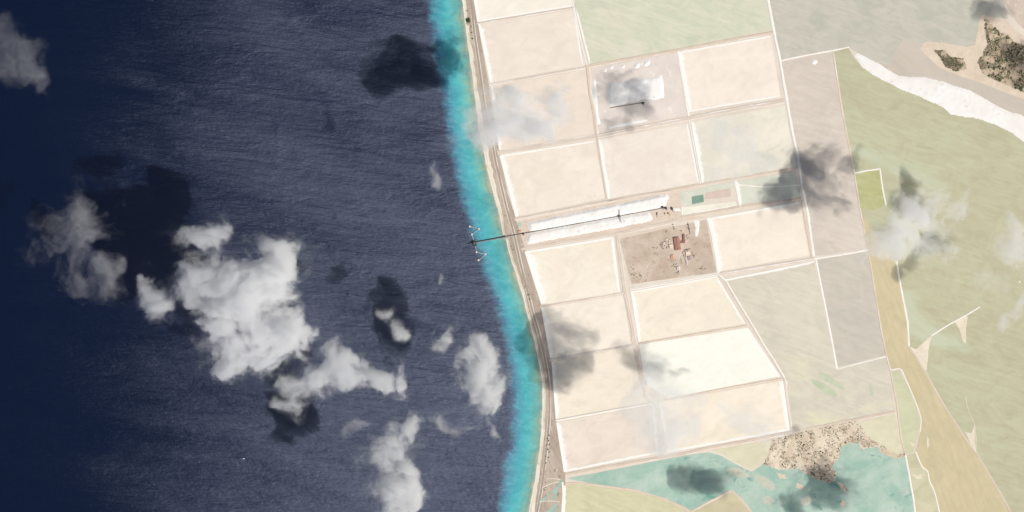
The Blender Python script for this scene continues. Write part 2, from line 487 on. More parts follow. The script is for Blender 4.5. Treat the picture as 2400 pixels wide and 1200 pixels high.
# coast road with its two shoulders
ROAD = [(1070, -220), (1090, -100), (1104, 0), (1111, 70), (1121, 140), (1131, 210), (1141, 275), (1153, 330), (1162, 380), (1174, 430), (1187, 485), (1202, 538), (1213, 585), (1222, 625), (1236, 680), (1250, 735),
        (1263, 780), (1276, 835), (1285, 890), (1288, 945), (1286, 1000), (1281, 1050), (1276, 1095), (1270, 1140), (1261, 1190), (1240, 1290), (1215, 1400)]
rl = smooth_line(ROAD, 6)
tag(ribbon('coast_road', rl, 3.4, 2.3, M['asphalt'], wob=0.04), kind='structure')
tag(ribbon('verge', rl, 1.2, 2.5, M['track_white'], off=-3.0, wob=0.3, gaps=0.2), kind='structure')
tag(ribbon('verge', rl, 1.0, 2.45, M['beach'], off=3.4, wob=0.3, gaps=0.3), kind='structure')

# ------------------------------------------------------------------ ponds
POND_Z = 1.5
def in_off(pts, i):
    return pts[i]
def pond(name, label, pts, mat, crust=None, cat='salt pond', group=None, z=POND_Z, amp=0.5, step=7.0):
    """pts: pixel corners in order; crust: {edge index: width px} of dry salt along that edge, on the pond's inner side"""
    root = empty(name, W(sum(p[0] for p in pts) / len(pts), sum(p[1] for p in pts) / len(pts), 0))
    inv = Matrix.Translation(-root.location)
    b, out = sheet('brine', pts, z, mat, None, step, amp)
    b.data.transform(inv); b.parent = root
    if crust:
        cx = sum(p[0] for p in pts) / len(pts); cy = sum(p[1] for p in pts) / len(pts)
        ar = sum(pts[i][0] * pts[(i + 1) % len(pts)][1] - pts[(i + 1) % len(pts)][0] * pts[i][1] for i in range(len(pts)))
        for e, w in crust.items():
            a = pts[e]; c = pts[(e + 1) % len(pts)]
            line = poly_line([a, c], 5.0); n = len(line); ww = wobble(n, 0.45 * w, 0.3)
            d = (line[-1] - line[0]).normalized(); s = Vector((-d.y, d.x, 0)) * (1 if ar > 0 else -1)
            v, f, at = [], [], []
            for i, p in enumerate(line):
                q = max(1.0, w + ww[i])
                taper = min(1.0, (i + 0.5) / 3, (n - 0.5 - i) / 3)
                q *= 0.35 + 0.65 * taper
                for k, (t, av) in enumerate(((-0.6 / max(q, 1), 1.0), (0.45, 0.85), (0.9, 0.4), (1.7, 0.0))):
                    r_ = p + s * (q * t); v.append(W(r_.x, r_.y, z + 0.35 - 0.08 * k)); at.append(av)
            for i in range(n - 1):
                for k in range(3):
                    g = 4 * i + k; f.append((g, g + 1, g + 5, g + 4))
            o = mk('salt_crust', v, f, mat, None, {'crust': at}); flip_up(o)
            o.data.transform(inv); o.parent = root
    tag(root, label, cat, group)
    return root

def pm(name, a, b, seed, **k): return pond_mat('brine_' + name, alb(a), alb(b), seed, **k)
NE, EE, SE, WE = 0, 1, 2, 3
CR = 'crystallising ponds between the dikes'
pond('salt_pond', 'cream salt pond cut off by the top edge beside the coast road', [(1088, -140), (1322, -180), (1343, 14), (1119, 51)], pm('a', (250, 241, 226), (252, 244, 228), 1), {3: 9, 2: 3}, group=CR)
pond('salt_pond', 'beige salt pond second from the top along the coast', [(1121, 57), (1347, 23), (1366, 152), (1149, 194)], pm('b', (241, 229, 214), (246, 234, 218), 2), {3: 9, 1: 3}, group=CR)
pond('salt_pond', 'beige salt pond under the grey cloud by the coast', [(1151, 202), (1371, 164), (1391, 311), (1170, 352)], pm('c', (238, 224, 208), (247, 230, 212), 3), {3: 6}, group=CR)
pond('salt_pond', 'peach salt pond just north of the long white salt heap by the coast', [(1171, 365), (1393, 330), (1419, 464), (1209, 508)], pm('d', (244, 231, 214), (248, 237, 222), 4), {3: 11, 0: 3}, group=CR)
pond('salt_pond', 'cream salt pond just south of the conveyor by the coast', [(1230, 590), (1437, 556), (1453, 686), (1269, 714)], pm('e', (246, 235, 216), (251, 241, 224), 5), {3: 16, 1: 5, 0: 4}, group=CR)
pond('salt_pond', 'cream salt pond second south of the conveyor along the coast', [(1269, 722), (1460, 692), (1478, 805), (1290, 840)], pm('f', (246, 236, 219), (252, 241, 224), 6), {3: 9}, group=CR)
pond('salt_pond', 'cloud shaded beige salt pond third south of the conveyor on the coast', [(1293, 848), (1482, 813), (1530, 940), (1303, 982)], pm('g', (242, 230, 212), (248, 236, 216), 7), {3: 8}, group=CR)
pond('salt_pond', 'pinkish salt pond southernmost in the coast row', [(1304, 990), (1532, 948), (1542, 1062), (1322, 1106)], pm('h', (235, 221, 206), (243, 229, 213), 8), {3: 10, 2: 4, 1: 4}, group=CR)
pond('salt_pond', 'smooth peach salt pond east of the shaded salt yard', [(1592, 122), (1807, 84), (1829, 226), (1616, 262)], pm('i', (248, 235, 219), (252, 240, 226), 9), {3: 8, 0: 3, 2: 3}, group=CR)
pond('salt_pond', 'pale beige salt pond directly south of the shaded salt yard', [(1403, 327), (1611, 290), (1638, 428), (1426, 466)], pm('j', (243, 231, 217), (247, 238, 224), 10), {3: 7, 1: 3}, group=CR)
pond('salt_pond', 'pale greenish salt pond west of the white causeway with cloud shade in its corner', [(1620, 286), (1838, 247), (1866, 392), (1646, 428)], pm('k', (232, 227, 210), (245, 236, 218), 11, patch=alb((222, 220, 206)), patch_thr=0.56), {3: 9}, group=CR)
pond('salt_pond', 'peach salt pond east of the plant yard', [(1662, 512), (1873, 474), (1896, 598), (1686, 636)], pm('l', (247, 235, 218), (251, 239, 220), 12), {3: 10, 0: 4}, group=CR)
pond('salt_pond', 'cream salt pond directly south of the plant yard with slanting right bank', [(1479, 684), (1680, 648), (1746, 758), (1497, 802)], pm('m', (246, 236, 218), (251, 239, 218), 13), {3: 8, 0: 3, 1: 4}, group=CR)
pond('salt_pond', 'brightest white salt pond with a slanting right bank', [(1498, 808), (1752, 768), (1828, 882), (1567, 933), (1512, 900)], pm('n', (255, 253, 239), (255, 253, 239), 14), {1: 6}, group=CR)
pond('salt_pond', 'warm cream salt pond just below the brightest white pond', [(1545, 942), (1835, 892), (1851, 1008), (1566, 1060)], pm('o', (247, 233, 211), (251, 241, 222), 15, patch=alb((255, 250, 232)), patch_thr=0.6), {3: 5, 1: 9, 2: 4}, group=CR)
pond('holding_pond', 'narrow greenish pond crossed by the dark cloud shadow', [(1726, 426), (1862, 402), (1874, 462), (1736, 484)], pm('p', (220, 222, 204), (226, 226, 210), 16), {3: 5}, cat='salt pond')
pond('holding_pond', 'pale mint basin beside the small dark green pond', [(1594, 451), (1722, 424), (1724, 440), (1652, 450), (1650, 480), (1597, 483)], pm('q', (214, 220, 200), (232, 226, 210), 17, big=120), None, cat='basin')
pond('holding_pond', 'small dark green square pond among the pale basins', [(1621, 461), (1648, 456), (1650, 473), (1622, 479)], pm('r', (128, 158, 140), (142, 168, 150), 18, big=60), None, cat='basin', z=2.0)
pond('holding_pond', 'narrow whitish basin strip along the dike east of the salt heaps', [(1598, 486), (1724, 472), (1727, 482), (1598, 505)], pm('s', (244, 238, 218), (250, 246, 230), 19, big=120), {3: 3, 2: 2}, cat='basin')
pond('evaporation_pond', 'pale green pond at the top edge north of the salt yard', [(1332, -260), (1760, -330), (1799, 0), (1809, 70), (1600, 112), (1382, 150), (1349, 20)], pm('t', (212, 218, 192), (230, 222, 202), 20, streak=1.0, rot=-0.3, big=420), {5: 3}, cat='pond')
pond('evaporation_pond', 'large grey green lagoon across the top right', [(1775, -330), (2330, -420), (2420, -60), (2352, 0), (2362, 44), (2304, 38), (2290, 104), (2262, 111), (2212, 104), (2170, 100), (2150, 118), (2090, 155), (2060, 148), (2010, 124), (1990, 111), (1952, 117), (1828, 140), (1814, 76), (1805, 0)],
     pm('u', (196, 196, 180), (212, 204, 190), 21, streak=1.5, rot=-0.35, big=500), None, cat='lagoon')
pond('evaporation_pond', 'long pinkish grey pond right of the white causeway', [(1832, 145), (1951, 122), (1964, 200), (1980, 298), (1999, 405), (2013, 487), (2033, 583), (1910, 601), (1894, 500), (1878, 432), (1857, 300)],
     pm('v', (216, 205, 192), (226, 214, 200), 22, streak=1.0, rot=-0.3, big=400), None, cat='pond')
pond('evaporation_pond', 'vast olive green lagoon filling the right side', [(1955, 121), (1988, 112), (2003, 136), (2020, 155), (2046, 174), (2108, 205), (2160, 226), (2208, 249), (2229, 268), (2285, 274), (2327, 288), (2369, 307), (2420, 345), (2700, 520), (2900, 1500), (2480, 1420), (2354, 1171), (2292, 1069), (2232, 979), (2170, 871), (2131, 810), (2128, 750), (2115, 687), (2102, 612), (2030, 560), (2016, 487), (2002, 405), (1983, 298), (1967, 200)],
     pm('w', (195, 187, 156), (200, 202, 168), 23, streak=1.5, rot=-0.32, big=620, patch=alb((203, 207, 178)), patch_thr=0.6), None, cat='lagoon')
pond('evaporation_pond', 'small bright olive pond in the corner right of the cloud shadow', [(2005, 407), (2060, 399), (2074, 480), (2050, 492), (2017, 488)], pm('x', (184, 186, 128), (200, 198, 150), 24, streak=0.5, rot=-0.3, big=150), None, cat='pond', z=1.9)
pond('evaporation_pond', 'long tan brine channel slanting down the right side', [(2020, 500), (2060, 560), (2100, 616), (2114, 690), (2126, 752), (2129, 812), (2168, 875), (2208, 948), (2254, 1015), (2290, 1069), (2352, 1172), (2420, 1320), (2230, 1330), (2194, 1167), (2178, 1126), (2160, 1092), (2146, 1058), (2158, 1010), (2158, 981), (2148, 949), (2130, 906), (2111, 866), (2089, 866), (2078, 832), (2053, 692), (2038, 598)],
     pm('y', (208, 196, 158), (218, 202, 164), 25, streak=0.8, rot=-1.2, big=300, patch=alb((226, 202, 168)), patch_thr=0.6), None, cat='channel', z=1.9)
pond('evaporation_pond', 'narrow pale green pond left of the tan channel', [(2090, 870), (2109, 868), (2129, 908), (2146, 949), (2156, 981), (2155, 1010), (2140, 1060), (2124, 1064), (2113, 1027), (2103, 948)], pm('z', (206, 208, 172), (216, 214, 180), 26, big=160), None, cat='pond', z=1.9)
pond('evaporation_pond', 'large greyish green pond right of the slanting dike', [(1698, 656), (1908, 613), (1960, 865), (2076, 838), (2085, 868), (2098, 960), (1965, 988), (1860, 1010), (1844, 900), (1788, 803), (1752, 748)],
     pm('ba', (218, 211, 194), (228, 219, 198), 27, streak=0.8, rot=-0.35, big=380, patch=alb((228, 222, 192)), patch_thr=0.58), {0: 4}, cat='pond')
pond('evaporation_pond', 'grey slanted rectangular pond right of the greyish green one', [(1916, 609), (2036, 589), (2052, 692), (2076, 832), (1965, 860)], pm('bb', (204, 198, 184), (214, 204, 190), 28, streak=0.8, rot=-0.35, big=330), None, cat='pond')
pond('evaporation_pond', 'teal lagoon with dark patches along the bottom', [(1328, 1121), (1400, 1108), (1500, 1088), (1600, 1068), (1662, 1060), (1690, 1068), (1722, 1086), (1762, 1106), (1792, 1086), (1828, 1100), (1876, 1096), (1890, 1108), (1925, 1126), (1957, 1126), (1957, 1107), (1948, 1092), (1966, 1070), (1970, 1043), (1995, 1036), (2015, 1036), (2022, 1051), (2037, 1046), (2060, 1046), (2062, 1060), (2100, 1074), (2121, 1070), (2130, 1110), (2142, 1180), (2160, 1320), (1790, 1330), (1760, 1200), (1737, 1170), (1715, 1148), (1620, 1197), (1560, 1168), (1487, 1147), (1400, 1136)],
     pm('bc', (158, 194, 178), (196, 212, 196), 29, big=170, patch=alb((108, 160, 148)), patch_thr=0.6), None, cat='lagoon')
pond('evaporation_pond', 'pale yellow wedge pond between the long dike and the teal lagoon', [(1668, 1055), (1808, 1031), (1800, 1068), (1764, 1102), (1722, 1083), (1692, 1064)], pm('bd', (224, 218, 188), (232, 224, 196), 30, big=140), None, cat='pond', z=1.8)
pond('evaporation_pond', 'cream green pond at the bottom edge below the teal lagoon tip', [(1323, 1137), (1350, 1133), (1400, 1140), (1487, 1151), (1560, 1172), (1616, 1200), (1680, 1330), (1316, 1330)], pm('be', (212, 206, 168), (222, 216, 180), 31, streak=0.5, rot=-0.4, big=260), {7: 4}, cat='pond', z=1.8)
pond('evaporation_pond', 'small tan pointed pond cut off by the bottom edge', [(1715, 1152), (1737, 1174), (1760, 1203), (1790, 1330), (1640, 1330), (1622, 1202)], pm('bf', (204, 194, 160), (214, 204, 170), 32, big=160), None, cat='pond', z=1.8)
pond('evaporation_pond', 'pale yellow green pond beside the scrubby shore', [(2012, 990), (2097, 969), (2104, 1000), (2118, 1062), (2100, 1066), (2066, 1046), (2040, 1030)], pm('bg', (224, 218, 188), (230, 224, 194), 33, big=140), None, cat='pond', z=1.8)

pond('evaporation_pond', 'narrow tan pond right of the teal lagoon at the bottom', [(2126, 1067), (2145, 1062), (2159, 1094), (2172, 1106), (2178, 1130), (2192, 1168), (2222, 1330), (2164, 1330), (2144, 1172), (2135, 1120)], pm('bh', (206, 200, 166), (216, 210, 178), 35, big=120), None, cat='pond', z=1.8)
# darker hollows lying under shallow water in the greyish green pond
hollow = pond_mat('brine_hollow', alb((196, 206, 176)), alb((208, 214, 186)), 34, big=60)
for pts, lab in (([(1921, 872), (1940, 878), (1966, 897), (1982, 912), (1972, 914), (1946, 900), (1922, 886)], 'wide green hollow under the shallow grey green pond'),
                 ([(1898, 888), (1922, 893), (1945, 908), (1964, 924), (1958, 931), (1930, 920), (1908, 902)], 'lower of two slanting green hollows in the grey green pond'),
                 ([(2036, 899), (2042, 900), (2047, 922), (2045, 932), (2039, 925)], 'short upright green hollow in the pale corner of the grey green pond')):
    o, _ = sheet('water_hollow', pts, 1.8, hollow, None, 4, 1.2)
    tag(o, lab, 'hollow', 'green hollows in the grey green pond')

# ------------------------------------------------------------------ salt yard, plant yard, flats, scrub land
yard_m = ground_mat('yard_salt_mud', alb((226, 214, 206)), alb((240, 228, 216)), alb((252, 246, 238)), 120, speck=0.15, thr=0.6)
o, _ = sheet('salt_yard', [(1385, 160), (1587, 124), (1608, 268), (1404, 310)], 1.6, yard_m); tag(o, kind='structure')
plant_m = ground_mat('plant_yard_earth', alb((196, 175, 156)), alb((222, 204, 187)), alb((180, 162, 143)), 110, speck=0.6, speck_size=7, thr=0.56)
o, _ = sheet('plant_yard', [(1452, 560), (1655, 515), (1679, 638), (1480, 666)], 1.6, plant_m); tag(o, kind='structure')
stock_m = ground_mat('stockyard_ground', alb((222, 202, 184)), alb((234, 216, 198)), alb((212, 190, 172)), 100, speck=0.3, speck_size=8)
o, _ = sheet('stockyard', [(1214, 520), (1568, 450), (1592, 455), (1600, 508), (1656, 508), (1440, 550), (1226, 584), (1210, 560)], 1.35, stock_m); tag(o, kind='structure')
pink_m = ground_mat('dry_basin', alb((216, 196, 182)), alb((228, 208, 192)), None, 60, speck=0.3)
o, _ = sheet('dry_ground', [(1654, 452), (1711, 441), (1713, 461), (1652, 468)], 1.75, pink_m); tag(o, kind='structure')
flats_m = ground_mat('mud_flats', alb((203, 194, 179)), alb((214, 202, 188)), alb((218, 202, 172)), 140, rot=-0.5, stretch=2, speck=0.2, thr=0.6)
o, _ = sheet('mud_flats', [(2060, 148), (2090, 152), (2098, 118), (2118, 92), (2150, 100), (2165, 125), (2202, 158), (2254, 179), (2296, 192), (2337, 208), (2420, 238), (2420, 288), (2337, 248), (2275, 214), (2212, 194), (2171, 183), (2108, 179), (2075, 160)], 1.7, flats_m); tag(o, kind='structure')
peach_m = ground_mat('peach_sand', alb((222, 203, 180)), alb((236, 219, 198)), alb((212, 196, 174)), 60, speck=0.3, speck_size=8)
o, _ = sheet('sand_flat', [(2160, 104), (2171, 97), (2212, 101), (2265, 110), (2285, 105), (2296, 42), (2304, 34), (2358, 50), (2371, 62), (2420, 100), (2420, 240), (2337, 210), (2296, 193), (2254, 180), (2202, 159), (2165, 126)], 2.1, peach_m); tag(o, kind='structure')
scrub_m = ground_mat('scrub_ground', alb((188, 168, 142)), alb((218, 198, 172)), alb((156, 142, 116)), 45, speck=0.7, speck_size=7, speck_col=alb((96, 92, 70)), thr=0.55)
SCRUB_A = [(2306, 44), (2316, 48), (2342, 74), (2365, 84), (2377, 100), (2420, 108), (2420, 226), (2369, 202), (2317, 181), (2302, 171), (2291, 146), (2314, 104), (2309, 70)]
SCRUB_B = [(2187, 115), (2199, 119), (2212, 116), (2226, 133), (2258, 137), (2265, 160), (2240, 168), (2214, 156), (2206, 138)]
o, _ = sheet('scrub_ground', SCRUB_A, 2.45, scrub_m, amp=5.0, step=4); tag(o, kind='structure')
o, _ = sheet('scrub_ground', SCRUB_B, 2.45, scrub_m, amp=4.0, step=3); tag(o, kind='structure')
rocky_m = ground_mat('rocky_shore', alb((206, 188, 172)), alb((226, 210, 194)), alb((240, 228, 214)), 60, speck=0.5, speck_size=7)
o, _ = sheet('rocky_shore', [(2345, -10), (2352, 6), (2372, 30), (2385, 55), (2420, 85), (2500, 60), (2500, -100), (2350, -100)], 2.0, rocky_m); tag(o, kind='structure')
isle_m = ground_mat('scrubby_shore', alb((214, 194, 168)), alb((246, 232, 210)), alb((176, 156, 132)), 75, speck=0.6, speck_size=7, speck_col=alb((126, 112, 90)), thr=0.56)
SCRUB_C = [(1812, 1028), (1862, 1016), (1965, 994), (2006, 986), (2020, 1002), (2042, 1030), (2064, 1042), (2104, 1066), (2120, 1062), (2122, 1068), (2100, 1076), (2064, 1062), (2060, 1048), (2036, 1048), (2022, 1054), (2012, 1038), (1994, 1038), (1972, 1046), (1967, 1072), (1950, 1092), (1959, 1108), (1960, 1126), (1946, 1130), (1925, 1128), (1888, 1110), (1874, 1098), (1828, 1102), (1790, 1088), (1800, 1068)]
o, _ = sheet('scrubby_shore', SCRUB_C, 2.2, isle_m, amp=4.5, step=3.5); tag(o, kind='structure')
for k, pts in enumerate([[(1960, 1128), (1974, 1132), (1986, 1146), (1983, 1154), (1972, 1148)], [(1968, 1176), (1976, 1172), (1982, 1184), (1974, 1192)], [(1820, 1108), (1840, 1112), (1842, 1122), (1828, 1122)], [(1868, 1130), (1884, 1140), (1878, 1148), (1866, 1142)]]):
    o, _ = sheet('islet', pts, 2.0, isle_m, amp=1.2, step=3)
    tag(o, ['tan islet off the tip of the scrubby point', 'small tan islet lowest in the teal lagoon', 'tan islet below the scrubby shore in the lagoon left', 'small round islet in the dark teal water'][k], 'islet', 'islets in the teal lagoon')

# ------------------------------------------------------------------ dikes
DG = 'earth dikes between the ponds'
def dike(label, pts, w, mat='bank', h=1.6, tracks=(), curve=False, crust=(), name='dike'):
    root = empty(name, W(*pts[len(pts) // 2], 0))
    inv = Matrix.Translation(-root.location)
    line = smooth_line(pts, 5) if curve else poly_line(pts, 5)
    parts = [bank('bank', line, w, 1.2, h, M[mat])]
    for off, tw, tm in tracks:
        parts.append(ribbon('track', line, tw, 1.2 + h + 0.75, M[tm], off=off, wob=0.15))
    for off, tw in crust:
        parts.append(ribbon('salt_crust', line, tw, 2.1 if abs(off) > w / 2 else 1.2 + h + 0.95, M['salt'], off=off, wob=0.6, gaps=0.45))
    for p in parts:
        p.data.transform(inv); p.parent = root
        flip_up(p) if p.name.startswith(('track', 'salt')) else None
    return tag(root, label, 'dike', DG)
TR2 = ((-1.2, 1.0, 'track'), (1.3, 1.0, 'track'))
dike('thin pale dike between the two northernmost coast ponds', [(1117, 55), (1345, 18)], 2.6, 'bank', tracks=((0, 1.2, 'track'),), crust=((1.2, 1.4),))
dike('thin pale dike north of the pond under the grey cloud', [(1146, 199), (1372, 158)], 3.2, 'bank', tracks=((0, 1.2, 'track'),), crust=((-1.4, 1.2), (1.6, 1.2)))
dike('wide double tracked dike north of the peach coast pond', [(1166, 359), (1300, 337), (1400, 319)], 7.0, 'bank', tracks=((-2.4, 1.3, 'track'), (0.2, 1.5, 'track'), (2.6, 1.2, 'track')), crust=((-4.2, 1.5),))
dike('bright salted dike running down east of the northern coast ponds', [(1318, -140), (1346, 20), (1366, 112), (1376, 152)], 4.0, 'bank_white', tracks=((-2.4, 1.6, 'track'),))
dike('pinkish dike between the clouded coast pond and the salt yard', [(1376, 152), (1383, 220), (1392, 262), (1399, 318)], 6.0, 'bank_pink', tracks=((1.2, 1.4, 'track'),), crust=((-3.4, 2.6),))
dike('narrow grey dike between the peach coast pond and its eastern neighbour', [(1399, 320), (1411, 395), (1422, 466)], 3.4, 'bank', tracks=((0, 1.3, 'track'),), crust=((-2.0, 1.2),))
dike('broad road dike along the north of the salt heap', [(1206, 514), (1300, 496), (1423, 472), (1500, 457), (1572, 446)], 5.0, 'bank', tracks=((-1.0, 1.8, 'track'),))
dike('broad dirt dike south of the salt heaps', [(1222, 584), (1330, 566), (1442, 549), (1520, 532), (1590, 516)], 6.0, 'bank', tracks=((-1.8, 1.4, 'track'), (1.4, 1.4, 'track')))
dike('pale dike running down west of the plant yard and the cream ponds', [(1446, 552), (1453, 600), (1464, 680), (1476, 740), (1488, 805), (1502, 880), (1514, 930)], 8.0, 'bank', tracks=((-2.0, 1.6, 'track'), (2.2, 1.6, 'track')))
dike('thin dike between the first two ponds south of the conveyor', [(1266, 719), (1360, 704), (1420, 693), (1464, 685)], 2.4, 'bank', tracks=((0, 1.2, 'track'),), crust=((-1.3, 1.3),))
dike('thin dike north of the cloud shaded coast pond', [(1288, 845), (1380, 829), (1484, 809)], 3.2, 'bank', tracks=((0, 1.0, 'track'),), crust=((-1.5, 1.3), (1.4, 1.0)))
dike('white salted dike south of the cloud shaded coast pond', [(1302, 986), (1400, 968), (1455, 958), (1536, 944)], 3.0, 'bank_white', tracks=((-1.6, 1.0, 'track'),))
dike('pale dike down the middle east of the southernmost coast pond', [(1514, 930), (1534, 945), (1547, 960), (1556, 1064)], 8.0, 'bank', crust=((-2.5, 2.0),))
dike('long sandy dike running from the coast along the teal lagoon', [(1324, 1112), (1400, 1098), (1500, 1080), (1600, 1064), (1662, 1049), (1760, 1032), (1850, 1014), (1965, 991), (2040, 976), (2098, 965)], 5.5, 'bank_pink', tracks=((-1.3, 1.4, 'track'), (1.5, 1.2, 'track')), crust=((3.0, 1.5),))
dike('double tracked dike along the north of the salt yard', [(1378, 155), (1480, 137), (1590, 117), (1700, 96), (1814, 75)], 5.5, 'bank_pink', tracks=((-1.6, 1.2, 'track'), (1.2, 1.2, 'track')), crust=((3.0, 1.6),))
dike('white crusted dike between the salt yard and the smooth peach pond', [(1589, 120), (1602, 200), (1614, 272)], 3.4, 'bank_white')
dike('wide double dike south of the salt yard and the smooth peach pond', [(1400, 319), (1500, 299), (1613, 277), (1730, 254), (1838, 236)], 8.0, 'bank', tracks=((-2.8, 1.3, 'track'), (0.3, 1.4, 'track'), (2.8, 1.2, 'track')), crust=((-1.4, 1.6), (4.2, 1.4)))
dike('white crusted dike between the pale beige and pale greenish ponds', [(1615, 278), (1625, 330), (1643, 432)], 3.6, 'bank_white', tracks=((-1.6, 1.2, 'track'),))
dike('grey dike south of the pale beige and pale greenish ponds', [(1423, 472), (1500, 458), (1572, 446), (1643, 432), (1760, 412), (1872, 393)], 4.6, 'bank_pink', tracks=((0, 1.8, 'track'),), crust=((-2.4, 1.4),))
dike('bright white causeway running down from the top edge', [(1786, -120), (1800, 0), (1814, 76), (1828, 142), (1842, 225), (1855, 300), (1869, 366), (1878, 433), (1893, 502), (1907, 600)], 4.2, 'bank_white', h=2.2, tracks=((0.3, 2.4, 'track_white'),), name='causeway')
dike('thin dike across the narrow greenish pond', [(1722, 432), (1790, 438), (1840, 436), (1876, 433)], 1.6, 'bank_white')
dike('short white salted dike left of the narrow greenish pond', [(1723, 422), (1728, 450), (1735, 486)], 3.6, 'bank_white')
dike('dike north of the pond east of the plant yard', [(1598, 508), (1660, 498), (1736, 484), (1878, 464)], 5.0, 'bank_pink', tracks=((-1.0, 1.2, 'track'), (1.4, 1.2, 'track')), crust=((-2.8, 1.2),))
dike('white crusted dike along the east of the plant yard', [(1659, 510), (1666, 540), (1676, 590), (1684, 642)], 4.2, 'bank_white')
dike('pinkish bank beside the causeway east of the plant pond', [(1880, 470), (1890, 530), (1903, 602)], 4.0, 'bank_pink')
dike('salted dike along the south of the plant yard', [(1476, 678), (1580, 660), (1686, 641)], 4.0, 'bank_white', tracks=((0.6, 1.2, 'track'),))
dike('double tracked dike south of the pond east of the plant yard', [(1686, 642), (1790, 625), (1908, 606)], 6.0, 'bank', tracks=((-2.0, 1.3, 'track'), (2.2, 1.2, 'track')), crust=((0.4, 1.8),))
dike('thin pale dike between the long pinkish pond and the grey slanted pond', [(1908, 606), (1970, 597), (2036, 585)], 2.4, 'bank_white')
dike('slanting white dike right of the cream and brightest ponds', [(1684, 644), (1702, 660), (1728, 705), (1757, 752), (1786, 802), (1814, 845), (1836, 882), (1844, 902)], 3.4, 'bank_white', tracks=((1.6, 1.4, 'track'),))
dike('faint earth dike between the cream pond and the brightest pond', [(1496, 805), (1620, 785), (1750, 763)], 1.8, 'bank_pink')
dike('faint earth dike between the brightest pond and the warm cream pond', [(1556, 938), (1700, 910), (1834, 887)], 1.8, 'bank_pink', crust=((1.2, 1.0),))
dike('pale dike right of the warm cream pond', [(1838, 886), (1846, 950), (1856, 1014)], 3.6, 'bank')
dike('thin white dike dividing the grey slanted pond from its neighbour', [(1912, 608), (1924, 670), (1942, 760), (1961, 864)], 1.9, 'track_white')
dike('faint dike along the foot of the grey slanted pond', [(1962, 865), (2010, 852), (2078, 835)], 1.2, 'bank_white')
dike('thin pinkish dike right of the long pinkish pond', [(1952, 120), (1965, 205), (1975, 270), (1981, 298), (1996, 375), (2002, 405)], 2.2, 'bank_pink', crust=((-0.6, 1.4),))
dike('thin sandy dike below the bright olive pond', [(2002, 405), (2015, 487), (2027, 550), (2036, 588)], 2.0, 'bank_pink', crust=((0.3, 0.9),))
dike('thin sandy dike between the grey slanted pond and the tan channel', [(2037, 600), (2052, 692), (2064, 765), (2077, 832), (2087, 867)], 2.4, 'bank_pink', crust=((0.6, 1.2),))
dike('thin sandy dike left of the narrow pale green pond', [(2087, 867), (2102, 948), (2112, 1027), (2122, 1067)], 2.2, 'bank_pink')
dike('thin pale dike right of the teal lagoon', [(2122, 1067), (2132, 1120), (2141, 1172), (2158, 1300)], 2.6, 'bank_white')
dike('thin dike from the causeway across the foot of the top right lagoon', [(1828, 142), (1880, 131), (1952, 118), (1990, 110)], 1.6, 'bank_white')
dike('thin dike around the top and right of the bright olive pond', [(2003, 406), (2030, 400), (2062, 396), (2068, 440), (2076, 482)], 1.9, 'bank_white')
dike('broken white dike between the green lagoon and the tan channel', [(2101, 612), (2108, 655), (2116, 700), (2127, 754), (2130, 812)], 2.8, 'bank_white')
dike('slanting dark edged dike right of the tan channel', [(2130, 812), (2150, 842), (2169, 873), (2192, 917), (2210, 948), (2231, 979), (2254, 1015), (2292, 1069), (2327, 1127), (2354, 1173), (2420, 1300)], 3.0, 'bank_pink', tracks=((-0.6, 1.3, 'track'),))
dike('curving thin dike right of the narrow pale green pond', [(2088, 867), (2110, 865), (2121, 885), (2131, 908), (2148, 949), (2158, 981), (2156, 1012)], 1.5, 'bank_white', curve=True)
dike('broken thin dike low in the tan channel', [(2146, 1058), (2160, 1092), (2174, 1105), (2179, 1129), (2194, 1167), (2220, 1290)], 2.0, 'bank_white', curve=True)
dike('thin straight dike reaching out into the green lagoon', [(2183, 786), (2225, 760), (2267, 737), (2296, 719)], 1.6, 'bank_white')
dike('thin brown dike below the teal lagoon', [(1324, 1133), (1350, 1131), (1400, 1137), (1487, 1148), (1540, 1164), (1600, 1187), (1620, 1199)], 1.8, 'bank_pink')
dike('thin dike around the pointed tan pond', [(1620, 1199), (1668, 1172), (1715, 1149), (1738, 1170), (1762, 1200), (1795, 1300)], 1.8, 'bank_pink')
dike('upright salted dike at the bottom edge beside the canal', [(1318, 1130), (1320, 1160), (1317, 1200), (1310, 1310)], 3.6, 'bank_white')

# sand bars standing out of the lagoon
bar_m = ground_mat('sand_bar', alb((232, 218, 192)), alb((244, 232, 212)), alb((214, 204, 172)), 50, speck=0.2, speck_size=8, thr=0.58)
for pts, lab in (([(2132, 812), (2146, 818), (2160, 806), (2186, 784), (2180, 800), (2176, 820), (2172, 868), (2168, 868), (2150, 838)], 'pale triangular sand bar beside the broken white dike'),
                 ([(2238, 754), (2266, 738), (2268, 744), (2264, 770), (2264, 806), (2256, 800), (2250, 776)], 'small pale triangle of sand at the end of the thin straight dike'),
                 ([(2262, 1012), (2276, 1016), (2284, 996), (2286, 1050), (2290, 1064), (2280, 1052)], 'pale sand wedge against the slanting dike near the lower right')):
    o, _ = sheet('sand_bar', pts, 2.1, bar_m, amp=0.8, step=4); tag(o, lab, 'sand bar', 'sand bars in the green lagoon')
tag(ribbon('spit', smooth_line([(2264, 930), (2268, 955), (2283, 992), (2287, 1020), (2287, 1054)], 4), 1.5, 2.2, bar_m, wob=0.4), 'thin curved sand spit in the lower right of the green lagoon', 'spit')
